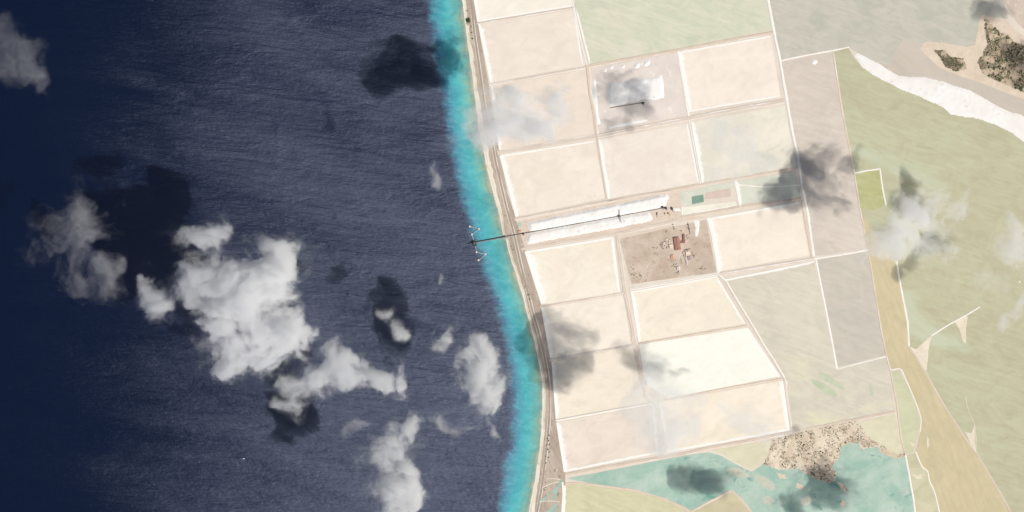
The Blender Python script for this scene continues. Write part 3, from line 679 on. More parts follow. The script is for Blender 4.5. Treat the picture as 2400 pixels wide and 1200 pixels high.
for pts, lab in (([(2172, 1020), (2177, 1030), (2178, 1044), (2174, 1052), (2172, 1040)], 'small white salt shoal in the tan channel'),
                 ([(2132, 1036), (2146, 1040), (2138, 1048)], 'tiny pale shoal beside the narrow pale green pond'),
                 ([(2150, 1115), (2164, 1110), (2160, 1122), (2148, 1122), (2134, 1108)], 'pale mud shoal beside the thin pale dike near the bottom right')):
    o, _ = sheet('shoal', pts, 2.2, bar_m, amp=0.8, step=3); tag(o, lab, 'shoal', 'shoals in the tan channel')

for pts, lab in (([(1768, 1112), (1790, 1116), (1812, 1130), (1820, 1146), (1806, 1152), (1786, 1140), (1770, 1126)], 'pale sandy shoal left of the scrubby shore in the teal lagoon'),
                 ([(1786, 1166), (1804, 1160), (1816, 1172), (1802, 1186), (1788, 1180)], 'pale sandy shoal lower left in the teal lagoon'),
                 ([(1876, 1168), (1896, 1160), (1906, 1172), (1892, 1186), (1878, 1182)], 'tan mud shoal in the dark teal water near the bottom'),
                 ([(1700, 1100), (1722, 1094), (1748, 1106), (1760, 1118), (1736, 1120), (1710, 1112)], 'pale shoal off the tip of the yellow wedge pond')):
    o, _ = sheet('shoal', pts, 2.05, M['shoal'], amp=3.0, step=3); tag(o, lab, 'shoal', 'shoals in the teal lagoon')
# ------------------------------------------------------------------ salt heaps
def heap(name, label, pts, hmax, mat, run=14.0, cell=5.0, rough=1.2, cat='salt heap', group=None, z0=1.7):
    P = np.array([W(*p)[:2] for p in pts]); lo = P.min(0) - cell; hi = P.max(0) + cell
    xs = np.arange(lo[0], hi[0] + cell, cell); ys = np.arange(lo[1], hi[1] + cell, cell)
    X, Y = np.meshgrid(xs, ys); inside = np.zeros(X.shape, bool); dist = np.full(X.shape, 1e9)
    n = len(P)
    for i in range(n):
        a, b = P[i], P[(i + 1) % n]
        cond = ((a[1] > Y) != (b[1] > Y)) & (X < (b[0] - a[0]) * (Y - a[1]) / (b[1] - a[1] + 1e-9) + a[0])
        inside ^= cond
        t = np.clip(((X - a[0]) * (b[0] - a[0]) + (Y - a[1]) * (b[1] - a[1])) / (((b - a) ** 2).sum() + 1e-9), 0, 1)
        dist = np.minimum(dist, np.hypot(X - a[0] - t * (b[0] - a[0]), Y - a[1] - t * (b[1] - a[1])))
    _seed[0] += 1
    nz = fbm(X / 40, Y / 40, _seed[0], 5) - 0.5; nz2 = fbm(X / 14, Y / 14, _seed[0] + 3, 3) - 0.5
    d = np.where(inside, dist, -dist) + nz * 10
    Z = np.clip(d / run, 0, 1); Z = np.sin(Z * math.pi / 2) * hmax * (1 + 0.5 * nz) + np.clip(d / run, 0, 1) * nz2 * rough * 2
    Z = np.where(d > 0, np.maximum(Z, 0.05), 0)
    idx = -np.ones(X.shape, int); v = []; f = []
    c = P.mean(0)
    ok = d > -cell * 0.9
    for i in range(X.shape[0] - 1):
        for j in range(X.shape[1] - 1):
            q = ((i, j), (i, j + 1), (i + 1, j + 1), (i + 1, j))
            if max(Z[a] for a in q) <= 0: continue
            ids = []
            for a in q:
                if idx[a] < 0:
                    idx[a] = len(v); v.append((X[a] - c[0], Y[a] - c[1], Z[a] if Z[a] > 0 else -0.5))
                ids.append(idx[a])
            f.append(ids)
    o = mk(name, v, f, mat, None, smooth=True); o.location = (c[0], c[1], z0)
    return tag(o, label, cat, group)
HG = 'white heaps of harvested salt'
heap('salt_heap', 'long white salt heap north of the conveyor', [(1238, 523), (1300, 509), (1400, 489), (1500, 468), (1562, 456), (1567, 463), (1558, 486), (1500, 497), (1452, 505.5), (1350, 524), (1260, 540.5), (1243, 542)], 9, M['salt'], run=16, group=HG)
heap('salt_heap', 'long white salt heap south of the conveyor', [(1242, 547), (1300, 536.5), (1400, 517.5), (1452, 508), (1490, 502), (1521, 499), (1532, 513), (1524, 518), (1452, 532), (1380, 545), (1290, 562), (1237, 571), (1236, 560)], 7, M['salt_grey'], run=16, group=HG)
heap('salt_heap', 'broad white salt stockpile in the cloud shaded yard', [(1426, 196), (1480, 188), (1530, 182), (1550, 176), (1556, 200), (1555, 228), (1535, 234), (1510, 232), (1470, 242), (1430, 250), (1424, 230)], 6, M['salt'], run=18, rough=1.0, group=HG)
for k, (x, y, r_) in enumerate([(1418, 165, 4), (1433, 158, 4), (1460, 156, 5), (1492, 154, 6), (1516, 148, 7)]):
    heap('salt_heap', ['small crescent salt heap, leftmost in the row north of the stockpile', 'second small salt heap from the left in the row north of the stockpile', 'middle small salt heap in the row north of the stockpile', 'fourth small salt heap from the left north of the stockpile', 'small salt heap nearest the dike, rightmost of the row north of the stockpile'][k],
         [(x - r_, y + r_ * .6), (x - r_ * .4, y - r_ * .5), (x + r_, y - r_), (x + r_, y + r_ * .3), (x, y + r_)], 3.0, M['salt'], run=6, cell=2.5, group=HG)
for k, (pts, lab) in enumerate([([(1390, 185), (1396, 190), (1400, 225), (1402, 262), (1408, 290), (1398, 292), (1392, 250)], 'low salt windrow inside the left bank of the salt yard'),
                                ([(1425, 296), (1460, 288), (1520, 278), (1518, 284), (1470, 294), (1428, 302)], 'low salt windrow along the foot of the salt yard'),
                                ([(1514, 548), (1520, 556)] and [(1626, 516), (1640, 518), (1638, 540), (1634, 556), (1628, 552), (1630, 536)], 'patch of spilled white salt in the plant yard corner'),
                                ([(1578, 488), (1592, 489), (1594, 494), (1582, 494)], 'small white salt spill beside the conveyor head')]):
    heap('salt_spill', lab, pts, 1.5, M['salt'], run=8, cell=3, cat='salt spill', rough=0.6)
heap('salt_bank', 'broad curved white salt bank right of the green lagoon', [(2004, 130), (2010, 126), (2046, 145), (2108, 178), (2171, 182), (2212, 193), (2275, 213), (2337, 250), (2360, 262), (2388, 268), (2420, 285), (2420, 348), (2369, 308), (2327, 289), (2285, 275), (2229, 269), (2212, 252), (2160, 227), (2108, 206), (2046, 175), (2021, 156)], 3.2, M['salt_grey'], run=22, cell=7, cat='salt bank')
heap('salt_mound', 'tiny white salt mound alone near the right edge of the lagoon', [(2386, 660), (2391, 658), (2393, 662), (2388, 664)], 2.0, M['salt'], run=5, cell=2, cat='salt mound')
heap('salt_mound', 'ring shaped salt mound in the pinkish pond near its top', [(1904, 148), (1908, 142), (1915, 141), (1917, 147), (1910, 151)], 1.6, M['salt_grey'], run=5, cell=2.5, cat='salt mound')

# ------------------------------------------------------------------ canal near the bottom of the coast
canal_m = pond_mat('brine_canal', alb((160, 190, 172)), alb((180, 204, 188)), 41, big=50)
o, _ = sheet('canal', [(1316, 1124), (1320, 1128), (1308, 1146), (1302, 1172), (1296, 1174), (1298, 1152), (1276, 1174), (1262, 1182), (1258, 1180), (1284, 1160), (1302, 1142)], 2.0, canal_m, amp=0.8, step=4); tag(o, kind='structure')
o, _ = sheet('canal', [(1300, 1180), (1306, 1178), (1304, 1200), (1296, 1250), (1266, 1250), (1276, 1200), (1290, 1192)], 2.0, canal_m, amp=0.8, step=4); tag(o, kind='structure')
tag(ribbon('path', smooth_line([(1270, 1144), (1290, 1134), (1312, 1128)], 4), 1.6, 2.4, M['beach'], wob=0.2), kind='structure')
tag(ribbon('path', smooth_line([(1264, 1176), (1290, 1174), (1312, 1176)], 4), 1.5, 2.4, M['beach'], wob=0.2), kind='structure')
tag(ribbon('path', smooth_line([(1280, 1122), (1300, 1122), (1314, 1124)], 4), 1.4, 2.4, M['beach'], wob=0.2), kind='structure')
for pts in ([(1500, 662), (1512, 638), (1520, 618)], [(1478, 650), (1506, 640), (1530, 632)]):
    tag(ribbon('path', smooth_line(pts, 4), 1.4, 2.0, M['bank_pink'], wob=0.2), kind='structure')
tag(ribbon('path', smooth_line([(1222, 575), (1232, 560), (1236, 530), (1226, 505)], 4), 1.8, 2.0, M['track'], wob=0.2), kind='structure')
tag(ribbon('path', smooth_line([(1452, 556), (1500, 546), (1570, 532), (1600, 540), (1612, 560), (1600, 580), (1590, 610)], 4), 2.2, 2.0, M['bank_pink'], wob=0.2), kind='structure')

# ------------------------------------------------------------------ pier, dolphins, conveyor
PZ = 7.0
def W3(p, z): return Vector(W(p[0], p[1], z))
def along(a, b, step):
    L = (b - a).length; n = max(1, int(L / step)); return [a.lerp(b, (k + 0.5) / n) for k in range(n)]
pa, pb = W3((1116, 568.3), PZ), W3((1187, 554.5), PZ)
root = empty('trestle_pier', (pa.x, pa.y, 0)); inv = Matrix.Translation(-root.location)
def part(mb, name, mat, root, inv=None):
    o = mb.build(name, mat, None)
    o.data.transform(Matrix.Translation(-root.location)); o.parent = root
    return o
part(MB().bar(pa, pb, 7.0, 1.2), 'deck', M['galv'], root)
side = (pb - pa).normalized().cross(Vector((0, 0, 1)))
for s_ in (-1, 1):
    part(MB().bar(pa + side * 3.4 * s_ + Vector((0, 0, 1.6)), pb + side * 3.4 * s_ + Vector((0, 0, 1.6)), 0.25, 0.25), 'handrail', M['steel'], root)
for p in along(pa, pb, 14):
    part(MB().bar(p + side * 4.2 - Vector((0, 0, 1.3)), p - side * 4.2 - Vector((0, 0, 1.3)), 1.4, 1.4), 'cap_beam', M['concrete'], root)
    for s_ in (-1, 1):
        q = p + side * 3.0 * s_
        part(MB().cyl(q.x, q.y, 0.55, -6, PZ - 1.9), 'pile', M['steel'], root)
tag(root, 'dark trestle pier from the shore to the loading platform', 'pier')

# loading platform with ship loader
pc = W3((1112, 570), PZ); ang = math.atan2(W3((1114, 577), 0).y - W3((1109, 562), 0).y, W3((1114, 577), 0).x - W3((1109, 562), 0).x)
root = empty('loading_platform', (pc.x, pc.y, 0), ang)
MB().box(-17, 17, -9, 9, PZ - 1.2, PZ + 0.2).build('deck', M['steel'], root)
for x in (-14, -5, 5, 14):
    for y in (-7, 7):
        MB().cyl(x, y, 0.7, -6, PZ - 1.2).build('pile', M['steel'], root)
    MB().box(x - 0.8, x + 0.8, -10.6, -9, 1.0, PZ).build('fender', M['belt'], root)
tag(root, 'dark loading platform at the seaward end of the pier', 'platform')
root = empty('ship_loader', (pc.x, pc.y, PZ), ang)
for x in (-6, 6):
    for y in (-5, 5):
        MB().bar((x, y, 0.2), (x * 0.6, y * 0.6, 14), 1.0, 1.0).build('leg', M['steel'], root)
MB().box(-5, 5, -4, 4, 14, 18).build('tower_house', M['galv'], root)
MB().bar((0, 4, 15), (1, -26, 13), 3.0, 2.0).build('boom', M['steel'], root)
MB().bar((1, -25, 13), (1, -25, 4), 1.6, 1.6).build('chute', M['steel'], root)
MB().bar((0, 0, 26), (1, -20, 14), 0.4, 0.4).bar((0, 0, 18), (0, 0, 26), 0.8, 0.8).build('mast', M['steel'], root)
tag(root, 'dark ship loader standing on the loading platform with its boom out to sea', 'ship loader')

DOL = [((1101, 531), 'round mooring dolphin at the top left end of the walkways'), ((1122.5, 536.5), 'mooring dolphin at the upper elbow nearest the shore'), ((1106, 549.5), 'mooring dolphin just above the loading platform'),
       ((1117, 591), 'mooring dolphin just below the loading platform'), ((1138, 596), 'mooring dolphin at the lower elbow nearest the shore'), ((1121.5, 610), 'mooring dolphin at the bottom end of the walkways')]
for (px, py), lab in DOL:
    c = W3((px, py), 0); root = empty('mooring_dolphin', (c.x, c.y, 0))
    MB().cyl(0, 0, 5.2, PZ - 2.4, PZ - 0.2, 10).build('cap', M['concrete'], root)
    for k in range(4):
        a = math.pi / 4 + k * math.pi / 2
        MB().bar((5.0 * math.cos(a), 5.0 * math.sin(a), -6), (3.4 * math.cos(a), 3.4 * math.sin(a), PZ - 2.4), 1.0, 1.0).build('pile', M['steel'], root)
    MB().cyl(-1, 0, 0.9, PZ - 0.2, PZ + 1.2, 8, 0.6).build('bollard', M['steel'], root)
    MB().box(-5.9, -4.9, -3, 3, 0.5, PZ - 0.6).build('fender', M['belt'], root)
    tag(root, lab, 'mooring dolphin', 'mooring dolphins of the pier')
WALK = [((1103.5, 531.5), (1120.5, 536), 'narrow walkway between the two topmost dolphins'), ((1121, 538.3), (1107.5, 548), 'slanting walkway from the upper elbow back to the dolphin above the platform'),
        ((1106.6, 551.8), (1109.5, 562.5), 'walkway from the upper dolphin onto the loading platform'), ((1114, 577.5), (1116.4, 588.5), 'walkway from the loading platform down to the lower dolphin'),
        ((1119.3, 591.6), (1136, 595.5), 'narrow walkway between the lower dolphin and the lower elbow'), ((1136.3, 597.8), (1123.2, 608.6), 'slanting walkway from the lower elbow to the bottom dolphin')]
for a, b, lab in WALK:
    a3, b3 = W3(a, PZ - 0.6), W3(b, PZ - 0.6)
    root = empty('walkway', (a3.x, a3.y, 0))
    part(MB().bar(a3, b3, 2.2, 0.9), 'deck', M['concrete'], root)
    s2 = (b3 - a3).normalized().cross(Vector((0, 0, 1)))
    for s_ in (-1, 1):
        part(MB().bar(a3 + s2 * s_ + Vector((0, 0, 1.3)), b3 + s2 * s_ + Vector((0, 0, 1.3)), 0.2, 0.2), 'handrail', M['galv'], root)
    tag(root, lab, 'walkway', 'walkways between the dolphins')

# overland belt conveyor
ca, cb = W3((1116, 567.6), PZ + 4.5), W3((1556, 487.4), 6.0)
root = empty('belt_conveyor', (ca.x, ca.y, 0))
part(MB().bar(ca, cb, 2.2, 1.0), 'frame', M['galv'], root)
part(MB().bar(ca + Vector((0, 0, 1.0)), cb + Vector((0, 0, 1.0)), 1.5, 0.3), 'belt', M['belt'], root)
sd = (cb - ca).normalized().cross(Vector((0, 0, 1)))
part(MB().bar(ca + sd * 1.8 + Vector((0, 0, 0.4)), cb + sd * 1.8 + Vector((0, 0, 0.4)), 0.8, 0.2), 'walkway', M['concrete'], root)
for p in along(W3((1190, 554), 0), W3((1556, 487.4), 0), 26):
    for s_ in (-1, 1):
        part(MB().bar((p.x + sd.x * 3 * s_, p.y + sd.y * 3 * s_, 1.5), (p.x + sd.x * 1.4 * s_, p.y + sd.y * 1.0 * s_, 6.4), 0.8, 0.8), 'leg', M['steel'], root)
tag(root, 'long dark belt conveyor running between the two white salt heaps to the pier', 'conveyor')

# stacker astride the conveyor
c = W3((1452, 507), 0); root = empty('salt_stacker', (c.x, c.y, 1.5), math.atan2(W3((1556, 487.4), 0).y - W3((1116, 567.6), 0).y, W3((1556, 487.4), 0).x - W3((1116, 567.6), 0).x))
for x in (-8, 8):
    for y in (-6, 6):
        MB().bar((x, y, 0), (x * 0.5, y * 0.5, 15), 1.0, 1.0).build('leg', M['steel'], root)
MB().box(-6, 6, -4, 4, 14, 17).build('machine_house', M['galv'], root)
MB().bar((0, 3, 15.5), (6, 34, 19), 2.2, 1.8).build('boom', M['steel'], root)
MB().bar((0, -3, 15.5), (4, -36, 19), 2.2, 1.8).build('boom', M['steel'], root)
MB().bar((0, 0, 17), (0, 0, 27), 0.9, 0.9).bar((0, 0, 27), (6, 30, 19.5), 0.4, 0.4).bar((0, 0, 27), (4, -32, 19.5), 0.4, 0.4).build('mast', M['steel'], root)
tag(root, 'dark salt stacker with two booms astride the conveyor', 'stacker')
# drive station, screening plant at the conveyor head
def machine(label, px, py, w, l, h, rz, mat='steel', name='screening_plant', cat='machine', group=None):
    c = W3((px, py), 0); root = empty(name, (c.x, c.y, 1.4), rz)
    for x in (-w / 2 + .8, w / 2 - .8):
        for y in (-l / 2 + .8, l / 2 - .8):
            MB().box(x - .5, x + .5, y - .5, y + .5, 0, h * 0.55).build('leg', M['galv'], root)
    MB().box(-w / 2, w / 2, -l / 2, l / 2, h * 0.55, h).build('housing', M[mat], root)
    MB().bar((0, -l / 2, h * .8), (w * .4, -l / 2 - l * .8, h * .25), max(1.2, w * .2), 0.8).build('feed_chute', M['steel'], root)
    return tag(root, label, cat, group)
machine('dark screening machine at the landward end of the conveyor', 1552, 485, 14, 12, 6, 0.2)
machine('dark hopper tower beside the landward end of the conveyor', 1561, 488, 10, 10, 14, 0.2)
machine('dark machine at the far right of the conveyor head', 1575, 489, 8, 14, 11, 0.2)
machine('small dark conveyor frame standing on the ground below the heap end', 1540, 501, 4, 14, 6, -0.1)
machine('small grey hopper below the conveyor head', 1558, 500, 5, 6, 6, 0.1, 'galv')
machine('small brown screen house right of the grey hopper', 1567, 500, 10, 9, 6, 0.2, 'yellow')
machine('dark transfer station where the conveyor meets the coast road', 1226, 548, 12, 8, 11, 0.18)
machine('dark sampling house on the conveyor at the shore', 1185, 555, 8, 8, 12, 0.18, 'galv')
# stacking conveyor in the shaded yard
a3, b3 = W3((1430, 253), 5), W3((1512, 240), 6)
root = empty('yard_conveyor', (a3.x, a3.y, 0)); part(MB().bar(a3, b3, 2.4, 1.2), 'frame', M['galv'], root); part(MB().bar(a3 + Vector((0, 0, .8)), b3 + Vector((0, 0, .8)), 1.4, 0.3), 'belt', M['belt'], root)
for p in along(a3, b3, 24): part(MB().box(p.x - .5, p.x + .5, p.y - 1, p.y + 1, 1.5, p.z - .6), 'leg', M['galv'], root)
tag(root, 'thin grey conveyor along the foot of the shaded stockpile', 'conveyor')
machine('dark stacking machine at the right end of the thin yard conveyor', 1507, 242, 10, 9, 9, 0.15)
machine('tiny dark loader on the right of the shaded stockpile', 1533, 228, 4, 4, 8, 0.3, 'yellow', 'wheel_loader', 'loader')

# ------------------------------------------------------------------ buildings
def building(label, corners, h, roof_mat, wall='wall', rise=None, flat=False, doors=2, windows=4, vents=0, name='building', cat='building', group=None):
    """corners: TL, TR, BR, BL in pixels"""
    P = [W3(p, 0) for p in corners]
    c = sum(P, Vector()) / 4
    ax = ((P[3] - P[0]) + (P[2] - P[1])); L = ax.length / 2; ax.normalize()
    wd = ((P[1] - P[0]).length + (P[2] - P[3]).length) / 2
    rz = math.atan2(ax.y, ax.x) 
    root = empty(name, (c.x, c.y, 1.6), rz)            # local x runs down the long side
    x, y = L / 2, wd / 2
    rise = rise if rise is not None else wd * 0.14
    MB().box(-x, x, -y, y, 0, h).build('wall', M[wall], root)
    if flat:
        r_ = MB().box(-x - .4, x + .4, -y - .4, y + .4, h + .05, h + .6).build('roof', M[roof_mat], root)
        mb = MB()
        mb.box(-x - .4, x + .4, y, y + .4, h + .6, h + 1.2).box(-x - .4, x + .4, -y - .4, -y, h + .6, h + 1.2).build('parapet', M[wall], r_)
        MB().box(x * .2, x * .2 + 2.5, -1.5, 1.5, h + .6, h + 2.0).build('roof_unit', M['galv'], r_)
    else:
        o_ = .8
        v = [(-x - o_, -y - o_, h + .05), (x + o_, -y - o_, h + .05), (x + o_, y + o_, h + .05), (-x - o_, y + o_, h + .05), (-x - o_, 0, h + rise), (x + o_, 0, h + rise)]
        r_ = mk('roof', v, [(0, 1, 5, 4), (2, 3, 4, 5), (0, 4, 3), (1, 2, 5), (3, 2, 1, 0)], M[roof_mat], root)
        MB().box(-x * .9, x * .9, -.6, .6, h + rise - .1, h + rise + .7).build('ridge_vent', M['galv'], r_)
    for k in range(doors):
        yy = -y + (k + .5) * 2 * y / doors; w2 = min(2.4, y / doors * .6)
        MB().box(x, x + .25, yy - w2, yy + w2, 0, h * .7).build('door', M['galv'], root)
    for k in range(windows):
        xx = -x + (k + .5) * 2 * x / windows
        for s_ in (-1, 1):
            f_ = MB().box(xx - 1.3, xx + 1.3, s_ * y - .12, s_ * y + .12, h * .45, h * .75).build('window', M['white'], root)
            MB().box(xx - 1.05, xx + 1.05, s_ * y - .2, s_ * y + .2, h * .48, h * .72).build('pane', M['glass'], f_)
    for k in range(vents):
        xx = -x + (k + .5) * 2 * x / vents
        MB().cyl(xx, y * .5, .8, h, h + rise + 1.0, 8).build('roof_vent', M['galv'], r_)
    return tag(root, label, cat, group)
building('large red roofed warehouse, biggest in the plant yard', [(1578, 557), (1592, 556), (1595.5, 585), (1583, 587)], 9, 'roof_red', vents=5, windows=6, name='warehouse')
building('narrow maroon roofed shed right of the large red warehouse', [(1600, 550), (1604.5, 550), (1606, 569), (1600.5, 570)], 7, 'roof_maroon', windows=4, doors=1, name='shed')
building('small maroon annex at the foot of the narrow maroon shed', [(1595.5, 565), (1599.6, 564.5), (1600, 569.8), (1596, 570)], 5, 'roof_maroon', windows=1, doors=1, name='shed')
building('cream flat roofed building left of the large red warehouse', [(1568, 573.5), (1576, 572.5), (1577, 581), (1570, 582)], 6, 'roof_white', flat=True, windows=3)
building('orange roofed house below the large red warehouse', [(1571.5, 598.5), (1578.5, 597), (1581, 605), (1573, 607)], 5, 'roof_orange', windows=2, doors=1, name='house')
building('pale roofed house ringed by dark trees low in the plant yard', [(1585.5, 625.5), (1592.5, 624), (1594, 632), (1587, 633.5)], 5, 'roof_pale', windows=2, doors=1, name='house')
building('cream middle wing of the office block right of the yard road', [(1607, 591), (1617, 589), (1618.5, 598), (1608.5, 600)], 6, 'roof_white', flat=True, windows=3)
building('grey roofed north wing of the office block', [(1603.5, 586.5), (1619, 583.5), (1620, 588), (1604.5, 591)], 5, 'roof_grey', windows=2, doors=1)
building('grey roofed south wing of the office block', [(1612, 601), (1621, 599), (1622.5, 608), (1613.5, 610)], 5, 'roof_grey', windows=3, doors=1)
building('long thin white roofed shed at the left of the office block', [(1605.5, 603), (1609, 602.5), (1613, 620), (1609.5, 621)], 5, 'roof_pale', windows=3, doors=1, name='shed')
building('salmon roofed building beside the conveyor and coast road', [(1214.5, 541.5), (1223.5, 540), (1224.2, 545), (1215.2, 546.5)], 4, 'roof_salmon', windows=2, doors=1)
building('tiny white hut near the bottom of the coast strip', [(1302.5, 1099.5), (1306, 1099.2), (1306.2, 1102.8), (1302.8, 1103)], 3.5, 'roof_white', flat=True, windows=1, doors=1, name='hut', cat='hut')
building('tiny brown hut left of the white hut near the bottom of the coast strip', [(1299, 1102.5), (1301.5, 1102), (1302, 1105), (1299.5, 1105.5)], 3, 'roof_grey', windows=1, doors=1, name='hut', cat='hut')
building('small pump house where the canal meets the long dike', [(1311.5, 1116), (1315, 1115.5), (1315.8, 1119), (1312, 1119.5)], 4, 'roof_grey', flat=True, windows=1, doors=1, name='pump_house', cat='hut')
# small stores and tanks left of the warehouse
for k, (x, y, w, l, rm, lab) in enumerate([(1552, 577, 4, 7, 'roof_grey', 'grey shed leftmost of the store cluster west of the cream building'), (1556, 571, 4, 5, 'roof_pale', 'pale shed in the upper part of the store cluster'), (1560, 575, 3, 5, 'roof_pale', 'pale shed in the middle of the store cluster'),
                                           (1562, 562, 5, 4, 'roof_white', 'cream shed at the upper left of the large red warehouse'), (1569, 565, 4, 4, 'roof_white', 'cream shed touching the upper left of the large red warehouse'), (1563, 543, 4, 3, 'roof_grey', 'lone grey shed north of the store cluster')]):
    a = -0.17
    def rp(dx, dy): return (x + dx * math.cos(a) - dy * math.sin(a), y + dx * math.sin(a) + dy * math.cos(a))
    building(lab, [rp(-w / 2, -l / 2), rp(w / 2, -l / 2), rp(w / 2, l / 2), rp(-w / 2, l / 2)], 4, rm, flat=(k % 2 == 0), windows=1, doors=1, name='shed', group='small stores in the plant yard')
for k, (x, y) in enumerate([(1577, 526), (1579, 532), (1580, 537), (1597, 541), (1569, 569), (1574, 567)]):
    c = W3((x, y), 1.6); root = empty('storage_tank', c)
    MB().cyl(0, 0, 3.0, 0, 4.5, 14).build('shell', M['galv' if k < 4 else 'white'], root)
    MB().cyl(0, 0, 3.15, 4.5, 5.2, 14, 0.5).build('lid', M['galv' if k < 4 else 'white'], root)
    tag(root, ['grey storage tank topmost on the road north of the red warehouse', 'grey storage tank second down on the road north of the red warehouse', 'grey storage tank lowest on the road north of the red warehouse', 'grey storage tank just above the narrow maroon shed', 'white tank left of the pair beside the red warehouse', 'white tank right of the pair beside the red warehouse'][k], 'tank', 'tanks in the plant yard')
M['box_rust'] = flat_mat('container_rust', (0.22, 0.10, 0.06), 0.2, 0.3)
M['box_blue'] = flat_mat('container_blue', (0.08, 0.12, 0.18), 0.2, 0.3)
def container(px, py, rz, mat, label):
    c = W3((px, py), 1.65); root = empty('shipping_container', c, rz)
    MB().box(-6, 6, -1.25, 1.25, 0, 2.6).build('body', M[mat], root)
    for y_ in (-0.62, 0.62): MB().box(6, 6.12, y_ - .55, y_ + .55, .15, 2.45).build('door', M['galv'], root)
    return tag(root, label, 'container', 'containers in the plant yard')
for k, (x, y, a, m_) in enumerate([(1612, 526, 1.35, 'box_rust'), (1614, 531, 1.35, 'galv'), (1615, 536, 1.35, 'box_blue'), (1616, 541, 1.35, 'box_rust'), (1617, 546, 1.35, 'galv'), (1610, 552, 1.4, 'box_blue'), (1612, 558, 1.4, 'box_rust')]):
    container(x, y, a, m_, {'box_rust': 'rusty container in the column right of the yard road', 'galv': 'grey container in the column right of the yard road', 'box_blue': 'dark blue container in the column right of the yard road'}[m_])
for k, (x, y, a, m_) in enumerate([(1548, 573, .4, 'galv'), (1551, 569, .4, 'box_rust'), (1554, 583, .5, 'galv'), (1563, 580, 1.3, 'box_blue'), (1559, 566, .3, 'galv')]):
    container(x, y, a, m_, {'box_rust': 'rusty container among the stores west of the cream building', 'galv': 'grey container among the stores west of the cream building', 'box_blue': 'dark blue container among the stores west of the cream building'}[m_])
for k, (x, y, a, m_) in enumerate([(1622, 592, 1.2, 'galv'), (1624, 597, .9, 'box_rust'), (1600, 592, 1.3, 'box_blue'), (1603, 598, 1.3, 'galv')]):
    container(x, y, a, m_, ['grey container on the right of the office block', 'rusty container on the right of the office block', 'dark blue container left of the office block', 'grey container left of the office block'][k])
teal_m = flat_mat('court_green', alb((176, 206, 184)), 0.06, 0.05)
o, _ = sheet('lined_basin', [(1213.5, 522), (1220, 521), (1222, 530.5), (1215, 532)], 2.1, teal_m, amp=0.2); tag(o, 'small mint green lined basin by the end of the salt heap', 'basin')

# small white boat out at sea
c = W3((571, 1075), 0); root = empty('boat', c, 0.4)
v = [(-4, -1.6, .2), (3, -1.6, .2), (6, 0, .4), (3, 1.6, .2), (-4, 1.6, .2), (-4, -1.9, 1.5), (3, -1.9, 1.6), (6.8, 0, 1.9), (3, 1.9, 1.6), (-4, 1.9, 1.5)]
mk('hull', v, [(0, 1, 6, 5), (1, 2, 7, 6), (2, 3, 8, 7), (3, 4, 9, 8), (4, 0, 5, 9), (5, 6, 7, 8, 9), (4, 3, 2, 1, 0)], M['white'], root)
MB().box(-2, 1.5, -1.2, 1.2, 1.5, 3.2).build('cabin', M['white'], root)
MB().box(1.5, 1.6, -1, 1, 2.2, 3.0).build('windscreen', M['glass'], root)
tag(root, 'tiny white boat alone on the open sea near the bottom', 'boat')

# ------------------------------------------------------------------ shrubs and trees
def shrub_mesh(name, seed, mat, n=70, r=1.0, h=0.8, leaf=0.22):
    q = random.Random(seed); v, f = [], []
    lobes = [(q.uniform(-.5, .5), q.uniform(-.5, .5), q.uniform(.35, .6)) for _ in range(4)]
    for k in range(n):
        lx, ly, lr = q.choice(lobes); a = q.uniform(0, 2 * math.pi); t = q.uniform(-0.1, 1)
        rr = lr * math.sqrt(max(0, 1 - t * t)) * q.uniform(.7, 1.1)
        c = Vector((lx + rr * math.cos(a), ly + rr * math.sin(a), h * (.25 + .6 * max(0, t) * q.uniform(.7, 1.1)))) * r
        nrm = Vector((math.cos(a) * .6, math.sin(a) * .6, q.uniform(.3, 1.2))).normalized()
        s = nrm.cross(Vector((q.random(), q.random(), q.random()))).normalized() * leaf * r * q.uniform(.7, 1.5); u = nrm.cross(s)
        b = len(v); v += [c - s - u * .6, c + s - u * .6, c + s * .8 + u * .7, c - s * .8 + u * .7]; f.append((b, b + 1, b + 2, b + 3))
    for k in range(4):
        a = q.uniform(0, 6.28); b = len(v); e = Vector((math.cos(a) * .3, math.sin(a) * .3, .5 * h)) * r
        v += [Vector((-.05 * r, 0, -.05)), Vector((.05 * r, 0, -.05)), e]; f.append((b, b + 1, b + 2))
    me = bpy.data.meshes.new(name); me.from_pydata([tuple(x) for x in v], [], f); me.materials.append(mat)
    return me
SHR = [shrub_mesh('shrub', 10 + k, M['leaf']) for k in range(4)]
DRY = [shrub_mesh('shrub', 30 + k, M['leaf_dry'], 55) for k in range(4)]
def shrub(px, py, r_px, z, label, group, dry=False, name='shrub'):
    o = bpy.data.objects.new(name, rng.choice(DRY if dry else SHR)); col.objects.link(o)
    o.location = W(px, py, z); s = r_px * S; o.scale = (s, s * rng.uniform(.8, 1.2), s * rng.uniform(.6, 1.0)); o.rotation_euler = (0, 0, rng.uniform(0, 6.28))
    return tag(o, label, 'shrub', group)
def inside(poly, x, y):
    c = False
    for i in range(len(poly)):
        (x1, y1), (x2, y2) = poly[i], poly[i - 1]
        if (y1 > y) != (y2 > y) and x < (x2 - x1) * (y - y1) / (y2 - y1) + x1: c = not c
    return c
